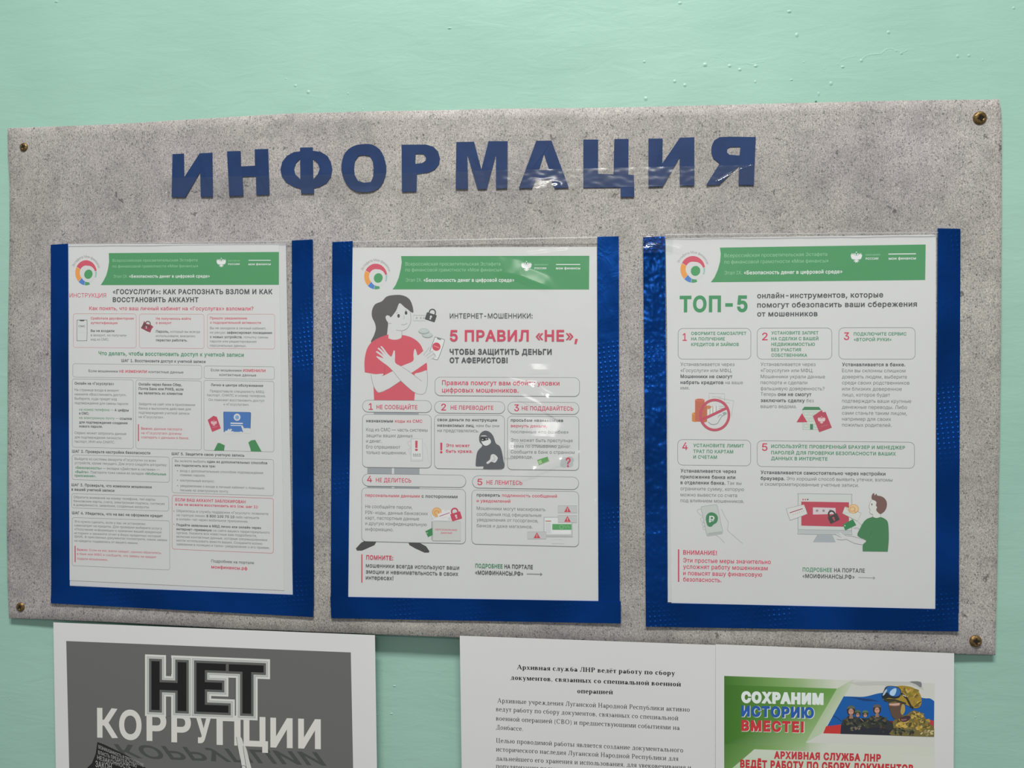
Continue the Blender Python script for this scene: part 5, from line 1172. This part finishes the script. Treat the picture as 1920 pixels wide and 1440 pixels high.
A.poly([(1290, 590), (1350, 640), (1330, 720), (1225, 700), (1270, 650)], PAP); A.line([(1295, 600), (1360, 650)], 5, LN); A.line([(1225, 700), (1290, 690), (1330, 718)], 5, LN)
A.poly(smooth([(925, 800), (960, 785), (1030, 770), (1060, 790), (1120, 830), (1300, 865), (1440, 890), (1430, 960), (1380, 975), (1250, 950), (1110, 885), (1040, 890), (960, 880), (1000, 850)], 3), PAP)
for l in ([(1110, 830), (1200, 830), (1300, 862), (1420, 895)], [(1110, 882), (1250, 950), (1400, 972)], [(930, 800), (990, 835), (1030, 850)], [(960, 785), (1010, 815)], [(1030, 768), (1060, 800), (1110, 830)], [(950, 882), (1030, 892), (1110, 882)]): A.line(smooth(l, 3, False), 5, LN)
A.poly(smooth([(1520, 230), (1490, 300), (1480, 360), (1498, 400), (1488, 440), (1510, 470), (1540, 470), (1540, 530), (1668, 530), (1668, 460), (1620, 300)], 3), (208, 210, 204)); A.line(smooth([(1520, 235), (1490, 300), (1480, 360), (1498, 400), (1488, 440), (1510, 470), (1540, 470)], 3, False), 5, LN); A.poly(ell(1526, 312, 9, 17, n=12), (70, 62, 60))
A.line([(1540, 478), (1540, 515)], 5, LN); A.line([(1668, 465), (1668, 520)], 5, LN)
A.poly(smooth([(1520, 190), (1530, 150), (1562, 126), (1570, 165), (1600, 135), (1612, 165), (1680, 180), (1735, 215), (1770, 280), (1765, 360), (1730, 425), (1665, 470), (1620, 440), (1595, 400), (1610, 360), (1592, 330), (1600, 270), (1560, 240), (1530, 235)], 3), (116, 84, 76))
A.poly(smooth([(1540, 515), (1600, 535), (1668, 520), (1740, 550), (1785, 600), (1800, 720), (1802, 900), (1785, 1085)], 3, False) + smooth([(1375, 1080), (1378, 970), (1430, 905), (1290, 825), (1330, 710), (1390, 600), (1450, 545)], 3, False), (60, 124, 76)); A.line([(1500, 800), (1520, 750)], 7, (46, 100, 60)); A.build()

# ================================================================== SHEETS BELOW THE BOARD
def lower_plane(xa, xb, y, ybot, dz_bottom):
    """top edge against the face of the board, bottom hanging back to the wall"""
    A_ = board_hit(xa, y, .0011); B_ = board_hit(xb, y, .0011)
    b = (-B_[1] + A_[1]) / (B_[0] - A_[0]); zt = A_[2]; zb = zt - ybot
    c = ((-A_[1]) - dz_bottom) / (zt - zb)
    return Plane(-A_[1] - b * A_[0] - c * zt, b, c)
PD = lower_plane(100, 703, 1180, .33, .0045)
S4 = [(1160, .036), (1440, .05)]
po = empty('poster', PD.hit(405, 1440), 'black, grey and white poster hanging below the left end of the board', 'poster')
patch('sheet', PD, [(100, 1167), (703, 1191), (714, 1910), (112, 1860)], M_PAPER, po, 0, .00012, 12, 14)
crop(0, 1140, .375)
A = Art('grey_panel', PD, po, S4); A.poly([(331, 165), (1754, 222), (1772, 1120), (352, 1060)], (100, 101, 98)); A.build()
A = Art('drop_shadow_lettering', PD, po, S4, 'dark slanted mirror image of the word on the grey panel'); A.e = .00006; SHD = 'k'
CODES['z'] = ((74, 76, 74), .018)
# printed reflection of the word: flipped and leaning
def flipped(A, x0, y0, x1, y1, h, lean, s, code):
    col, off = CODES[code]; pen = 0; gl = []
    for ch in s:
        v, t, adv = glyph(ch, off); gl.append((v, t, pen)); pen += adv
    cap = _gc[('cap', off)]
    for v, t, pn in gl:
        if not len(v): continue
        ps = []
        for x, y in v:
            u = (x + pn) / pen; w = y / cap
            ps.append(A.hit((x0 + (x1 - x0) * u + lean * w * h, y0 + (y1 - y0) * u + h * w)))
        b = len(A.v); A.v += [tuple(q) for q in ps]; A.c += [alb(col)] * len(ps); A.f += [tuple(reversed([int(i) + b for i in q])) for q in t]
flipped(A, 560, 682, 1600, 724, 66, .75, 'КОРРУПЦИИ', 'z'); A.build()
A = Art('white_lettering', PD, po, S4, 'white condensed word under the black one'); A.e = .00007; CODES['v'] = ((206, 206, 200), .026)
for l in ('К', 486, 590, 641), ('О', 596, 708, 650), ('Р', 733, 832, 657), ('Р', 857, 955, 664), ('У', 975, 1060, 668), ('П', 1083, 1203, 677), ('Ц', 1218, 1340, 684), ('И', 1352, 1463, 690), ('И', 1491, 1604, 695):
    A.text(l[1], l[3], l[2], 142, 'v' + l[0], .038)
A.build()
A = Art('black_lettering', PD, po, S4, 'bold black word with grey and white outlines'); A.e = .00010
def bar_letter(shift, col, segs):
    for (x0, y0, x1, y1) in segs:
        s_ = .040; g = shift
        f = lambda x, y: (x, y - s_ * (x0 - 757) + s_ * (x - 757))     # one shear for the whole word keeps the outlines joined
        A.poly([f(x0 - g, y0 - g), f(x1 + g, y0 - g), f(x1 + g, y1 + g), f(x0 - g, y1 + g)], col)
H_ = [(757, 265, 798, 509), (888, 270, 932, 514), (770, 370, 910, 408)]
E_ = [(982, 274, 1024, 518), (985, 274, 1132, 309), (985, 369, 1110, 405), (985, 482, 1142, 518)]
T_ = [(1144, 280.5, 1318, 316), (1212, 283, 1256, 527)]
for g, c in ((32, (204, 204, 199)), (22, (160, 163, 160)), (19, (182, 184, 180)), (12, (92, 93, 90)), (0, (28, 29, 28))):
    bar_letter(g, c, H_ + E_ + T_)
    if g == 22: pass
A.poly([(844, 250), (858, 250), (858, 330), (834, 328), (834, 250)], (100, 101, 98)); A.poly([(834, 448), (854, 449), (854, 540), (834, 538)], (100, 101, 98)); A.poly([(1150, 356), (1172, 357), (1172, 452), (1150, 450)], (100, 101, 98))
A.line([(1133, 282), (1133, 318)], 8, (92, 93, 90)); A.build()
A = Art('hand_drawing', PD, po, S4, 'white pointing finger'); A.e = .0003; A.poly(smooth([(1182, 645), (1196, 640), (1210, 655), (1222, 700), (1235, 745), (1252, 812), (1262, 900), (1200, 900), (1210, 800), (1190, 700)], 3), (202, 203, 198)); A.poly(smooth([(1215, 690), (1230, 698), (1246, 760), (1262, 830), (1240, 830), (1222, 740)], 3), (196, 197, 192))
A.line(smooth([(1215, 690), (1222, 740), (1232, 800)], 3, False), 2.5, (90, 90, 88)); A.line(smooth([(1182, 645), (1190, 700), (1210, 800)], 3, False), 2.5, (90, 90, 88)); A.line(ell(1216, 800, 14, 12, 0, 180, 10), 2.5, (90, 90, 88)); A.build()
A = Art('word_cloth', PD, po, S4, 'black cloth shape covered with small slanted grey words'); A.e = .00007; A.poly([(487, 670), (520, 682), (640, 740), (730, 800), (760, 860), (400, 860), (435, 800), (460, 775), (478, 730)], (34, 35, 34)); CODES['y'] = ((150, 150, 146), .012)
crop(140, 1370, .1875)
for t in ((238, 175, 690, 34, 'yБЕЗНАКАЗАННОСТЬ И ПРЕСТУПЛЕНИЕ', .42), (235, 232, 620, 36, 'yВЛАСТЬ ПРЕДАТЕЛЬСТВО', .36), (225, 285, 560, 42, 'yНЕЗАКОННОСТЬ', .32), (208, 360, 370, 62, 'yЗАКОН', .2)): A.text(t[0], t[1], t[2], t[3], t[4], t[5])
A.build()

# typed notice
PE = lower_plane(862, 1342, 1203, .33, .0045)
S5 = [(1190, .036), (1440, .045)]
po = empty('notice_sheet', PE.hit(1100, 1440), 'white typed text notice hanging below the middle of the board', 'notice', )
patch('sheet', PE, [(862, 1192), (1345, 1209.5), (1345, 1900), (872, 1870)], M_PAPER, po, 0, .00012, 12, 14)
crop(840, 1170, .260417)
A = Art('heading', PE, po, S5, 'bold centred three-line title'); A.e = .00006
A.serif(493, 326, 1635, 370, 33, 'Архивная служба ЛНР ведёт работу по сбору', True); A.serif(449, 401, 1678, 450, 33, 'документов, связанных со специальной военной', True); A.serif(928, 498, 1188, 506, 33, 'операцией', True); A.build()
A = Art('body_text', PE, po, S5); A.e = .00006
for t in ((353, 566, 1742, 632, 'Архивные учреждения Луганской Народной Республики активно'), (344, 627, 1660, 694, 'ведут работу по сбору документов, связанных со специальной'), (344, 694, 1668, 763, 'военной операцией (СВО) и предшествующими событиями на'), (344, 758, 543, 770, 'Донбассе.'),
          (344, 853, 1695, 925, 'Целью проводимой работы является создание документального'), (344, 916, 1660, 986, 'исторического наследия Луганской Народной Республики для'), (344, 982, 1752, 1050, 'дальнейшего его хранения и использования, для увековечивания и'), (344, 1038, 1500, 1095, 'популяризации подвига защитников, сохранения памяти')):
    A.serif(t[0], t[1], t[2], t[3], 32, t[4], False, (54, 56, 56))
A.build()

# colour leaflet
PF = lower_plane(1342, 1789, 1218, .33, .0045).lift(.0009)
S6 = [(1260, .022), (1440, .03)]
po = empty('leaflet', PF.hit(1566, 1440), 'green colour leaflet with soldiers and a flag, below the right end of the board', 'leaflet')
patch('sheet', PF, [(1342, 1208), (1789, 1225), (1786, 1900), (1342, 1880)], M_PAPER, po, 0, .00012, 12, 14)
crop(1340, 1260, .229167)
A = Art('green_background', PF, po, S6, 'green panel fading to white at the right')
# printed gradient: dark green at the left, fading to near white at the right
def gcol(x, y):
    t = min(1, max(0, (x - 80) / 1050.0)); k = math.exp(-((y - 420) / 260.0) ** 2) if x < 760 else 0
    t = min(1, t * (1.15 - .25 * k) + .22 * max(0, (y - 480) / 300))
    a, b, c = (66, 112, 44), (124, 160, 98), (196, 201, 188)
    f = (lambda p, q, s: tuple(p[i] + (q[i] - p[i]) * s for i in range(3)))
    return f(a, b, t / .5) if t < .5 else f(b, c, (t - .5) / .5)
NX, NY = 34, 20
vs = []; cs = []
for j in range(NY + 1):
    for i in range(NX + 1):
        x = 78 + (1800 - 78) * i / NX; top = 32 + (x - 78) * .0345; y = top + (1100 - top) * j / NY
        vs.append(A.hit((x, y))); cs.append(gcol(x, y))
A.add(vs, [(j * (NX + 1) + i, (j + 1) * (NX + 1) + i, (j + 1) * (NX + 1) + i + 1, j * (NX + 1) + i + 1) for j in range(NY) for i in range(NX)], cs); A.e += A.STEP * 3
A.polyc([(78, 105), (1000, 136), (735, 610), (78, 590)], [(62, 108, 40), (104, 152, 76), (150, 178, 128), (64, 112, 42)])
A.poly([(1128, 62), (1800, 92), (1798, 612), (745, 578)], (196, 198, 190)); A.polyc([(1128, 64), (1000, 136), (745, 578), (880, 500), (1060, 200), (1140, 66)], [(178, 190, 162), (160, 182, 140), (172, 190, 158), (176, 192, 164), (180, 192, 166), (190, 196, 180)])
A.polyc([(325, 632), (1795, 690), (1795, 1100), (40, 1100), (78, 840), (200, 740)], [(192, 200, 184), (200, 202, 192), (200, 202, 192), (150, 190, 140), (140, 185, 130), (186, 200, 176)]); A.build()
A = Art('slogan', PF, po, S6, 'three-line slogan in white, blue and red block letters'); A.e = .00008
for c, o in (('1', .030), ('2', .052)): pass
CODES['a'] = ((212, 222, 218), .045); CODES['b'] = ((44, 88, 160), .045); CODES['c'] = ((186, 56, 62), .045); CODES['d'] = ((210, 216, 206), .060)
def slogan(x0, y0, x1, h, s, code):
    A.text(x0 + 3, y0 + 2, x1 + 6, h + 2, 'd' + s); A.up(); A.text(x0, y0, x1, h, code + s); A.up()
slogan(217, 243, 885, 86, 'СОХРАНИМ', 'a'); slogan(217, 358, 812, 84, 'ИСТОРИЮ', 'b'); slogan(217, 476, 730, 84, 'ВМЕСТЕ!', 'c')
A.text(485, 705, 1360, 58, 'cАРХИВНАЯ СЛУЖБА ЛНР'); A.text(208, 778, 1625, 62, 'cВЕДЁТ РАБОТУ ПО СБОРУ ДОКУМЕНТОВ'); A.build()
A = Art('flag_drawing', PF, po, S6, 'waving white, blue and red flag'); A.e = .00008; crop(1540, 1270, .119792)
A.poly(smooth([(350, 298), (500, 302), (640, 305), (740, 290), (860, 258), (960, 242), (1100, 240), (1350, 260), (1600, 325), (1700, 330), (1768, 375)], 3, False) + [(1762, 930), (30, 875)], (28, 88, 158))
A.poly(smooth([(380, 308), (560, 320), (700, 335), (820, 350), (900, 385), (820, 372), (680, 372), (520, 330)], 3), (32, 62, 110)); A.poly([(75, 765), (200, 752), (320, 735), (300, 884), (28, 876)], (188, 56, 54)); A.poly([(1600, 640), (1762, 680), (1762, 800), (1600, 720)], (178, 60, 70)); A.poly([(1070, 680), (1160, 690), (1160, 760), (1070, 760)], (120, 40, 44))
A.poly([(430, 80), (1000, 60), (1560, 70), (1600, 200), (1400, 110), (1000, 130), (900, 120), (600, 130)], (184, 184, 180)); A.poly(smooth([(1380, 68), (1555, 70), (1560, 160), (1480, 110)], 3), (120, 122, 122)); A.build()
A = Art('soldiers_drawing', PF, po, S6, 'four small helmeted soldiers and one large soldier in goggles'); A.e = .00012; A.STEP = 0.000001
A.clamp = lambda p: (min(p[0], 1766), min(p[1], 884 + (p[0] - 300) * .033))
rs = random.Random(5)
def camo(cx, cy, w, h, cols, n, r):
    for _ in range(n):
        x, y = cx + rs.uniform(-w, w), cy + rs.uniform(-h, h); A.poly(ell(x, y, r * rs.uniform(.5, 1.3), r * rs.uniform(.25, .6), n=8, rot=rs.uniform(-70, 70)), rs.choice(cols))
DG = [(50, 56, 50), (74, 74, 58), (38, 42, 46), (92, 86, 66), (64, 70, 52)]
A.poly([(300, 884), (310, 740), (330, 690), (390, 640), (420, 600), (520, 620), (640, 640), (740, 640), (800, 600), (940, 600), (1020, 660), (1080, 690), (1150, 760), (1150, 912)], (52, 56, 54))
camo(460, 700, 110, 50, DG, 26, 34); camo(640, 720, 90, 70, DG, 24, 34); camo(880, 690, 130, 60, DG, 30, 36); A.poly([(310, 760), (480, 740), (700, 800), (900, 780), (1120, 850), (1120, 905), (300, 884)], (44, 48, 56)); camo(560, 790, 90, 40, [(92, 88, 72), (60, 62, 54), (120, 112, 90)], 14, 26); camo(980, 820, 60, 60, [(84, 72, 60), (60, 54, 50), (44, 46, 50)], 12, 26)
for cx, cy, r, hl in ((465, 520, 66, (92, 98, 84)), (872, 500, 64, (96, 90, 84))):
    A.poly(ell(cx, cy, r, r * 1.15), (58, 56, 50)); A.poly(ell(cx, cy + 25, r * .62, r * .85), (186, 140, 124)); A.poly(ell(cx, cy - 30, r * .98, r * .75, 0, 180, 20), hl); A.line(ell(cx, cy + 10, r * .75, r * .95, 180, 360, 16), 12, (44, 40, 38)); A.poly([(cx - 22, cy + r), (cx + 24, cy + r), (cx + 34, cy + r + 60), (cx - 30, cy + r + 60)], (140, 116, 98))
    A.poly([(cx - 34, cy + 2), (cx + 34, cy + 2), (cx + 30, cy + 12), (cx - 30, cy + 12)], (150, 108, 96)); A.poly([(cx - 26, cy + 52), (cx + 24, cy + 52), (cx + 18, cy + 62), (cx - 18, cy + 60)], (156, 106, 96))
for cx, cy, r, hl in ((570, 565, 46, (84, 104, 76)), (688, 570, 46, (92, 116, 86))):
    A.poly(ell(cx, cy, r, r * 1.15), (56, 60, 50)); A.poly(ell(cx, cy + 24, r * .62, r * .7), (176, 134, 118)); A.poly(ell(cx, cy - 18, r, r * .8, 0, 180, 16), hl); A.line([(cx - 30, cy + 12), (cx + 30, cy + 12)], 8, (60, 46, 42))
A.line([(190, 600), (260, 640), (320, 690)], 7, (40, 60, 90)); A.line([(610, 640), (660, 690)], 7, (160, 156, 140))
YC = [(168, 140, 62), (132, 112, 54), (104, 92, 52), (188, 160, 84), (78, 74, 46), (120, 116, 74)]
A.poly(smooth([(1100, 912), (1130, 800), (1120, 700), (1180, 640), (1250, 600), (1330, 590), (1430, 520), (1540, 545), (1620, 620), (1650, 700), (1730, 750), (1766, 800), (1766, 930)], 3), (112, 102, 60)); camo(1430, 740, 250, 70, YC, 60, 46); camo(1500, 600, 90, 40, YC[:4], 22, 36); camo(1300, 850, 170, 45, [(60, 60, 48), (84, 84, 66), (112, 110, 78), (50, 50, 44)], 34, 34); camo(1660, 870, 80, 40, [(186, 176, 128), (150, 142, 96), (120, 112, 70)], 16, 30)
A.poly(smooth([(1230, 640), (1330, 600), (1400, 620), (1340, 690), (1250, 690)], 3), (70, 52, 56)); A.poly([(1240, 655), (1340, 648), (1330, 672), (1260, 682)], (130, 92, 96))
A.poly(smooth([(1060, 400), (1240, 380), (1290, 470), (1270, 600), (1180, 660), (1110, 610), (1075, 520)], 3), (92, 74, 62)); A.poly([(1060, 412), (1230, 400), (1225, 440), (1066, 446)], (196, 158, 140)); A.poly([(1066, 436), (1160, 446), (1228, 434), (1228, 446), (1160, 458), (1066, 450)], (120, 92, 80)); A.poly(smooth([(1260, 430), (1300, 430), (1310, 520), (1270, 590), (1240, 540)], 3), (170, 146, 84))
A.poly(smooth([(970, 330), (1000, 360), (1060, 395), (1200, 390), (1330, 430), (1440, 480), (1530, 470), (1568, 400), (1560, 300), (1510, 210), (1420, 155), (1300, 132), (1200, 135), (1090, 170)], 3), (156, 130, 52)); camo(1380, 250, 120, 60, YC[:4] + [(128, 120, 52)], 40, 38); camo(1450, 390, 80, 45, [(190, 158, 68), (160, 132, 60), (140, 120, 60)], 16, 34)
A.line([(1250, 250), (1340, 330), (1400, 450), (1440, 480)], 30, (52, 52, 44)); A.line([(1460, 460), (1530, 400), (1560, 380)], 14, (70, 62, 40)); A.poly(ell(1500, 440, 26, 26, n=12), (110, 94, 52)); A.line([(1270, 275), (1330, 300)], 14, (190, 180, 170))
A.poly(smooth([(945, 290), (970, 230), (1010, 150), (1080, 135), (1180, 145), (1240, 190), (1250, 250), (1225, 310), (1150, 335), (1050, 320), (985, 340)], 3), (40, 48, 52)); A.poly(smooth([(1005, 230), (1020, 160), (1090, 142), (1180, 155), (1235, 205), (1232, 270), (1170, 300), (1080, 285), (1040, 240)], 3), (50, 104, 168)); A.poly(smooth([(1070, 235), (1110, 190), (1165, 170), (1175, 210), (1140, 285), (1085, 278)], 3), (170, 200, 222)); A.poly(smooth([(960, 285), (980, 230), (1010, 190), (1030, 200), (990, 270)], 3), (170, 190, 206))
A.poly([(970, 330), (1150, 340), (1330, 400), (1320, 420), (1160, 380), (1060, 392), (985, 365)], (58, 60, 46)); A.build()

bpy.data.objects.remove(_wo); bpy.data.curves.remove(_wk)
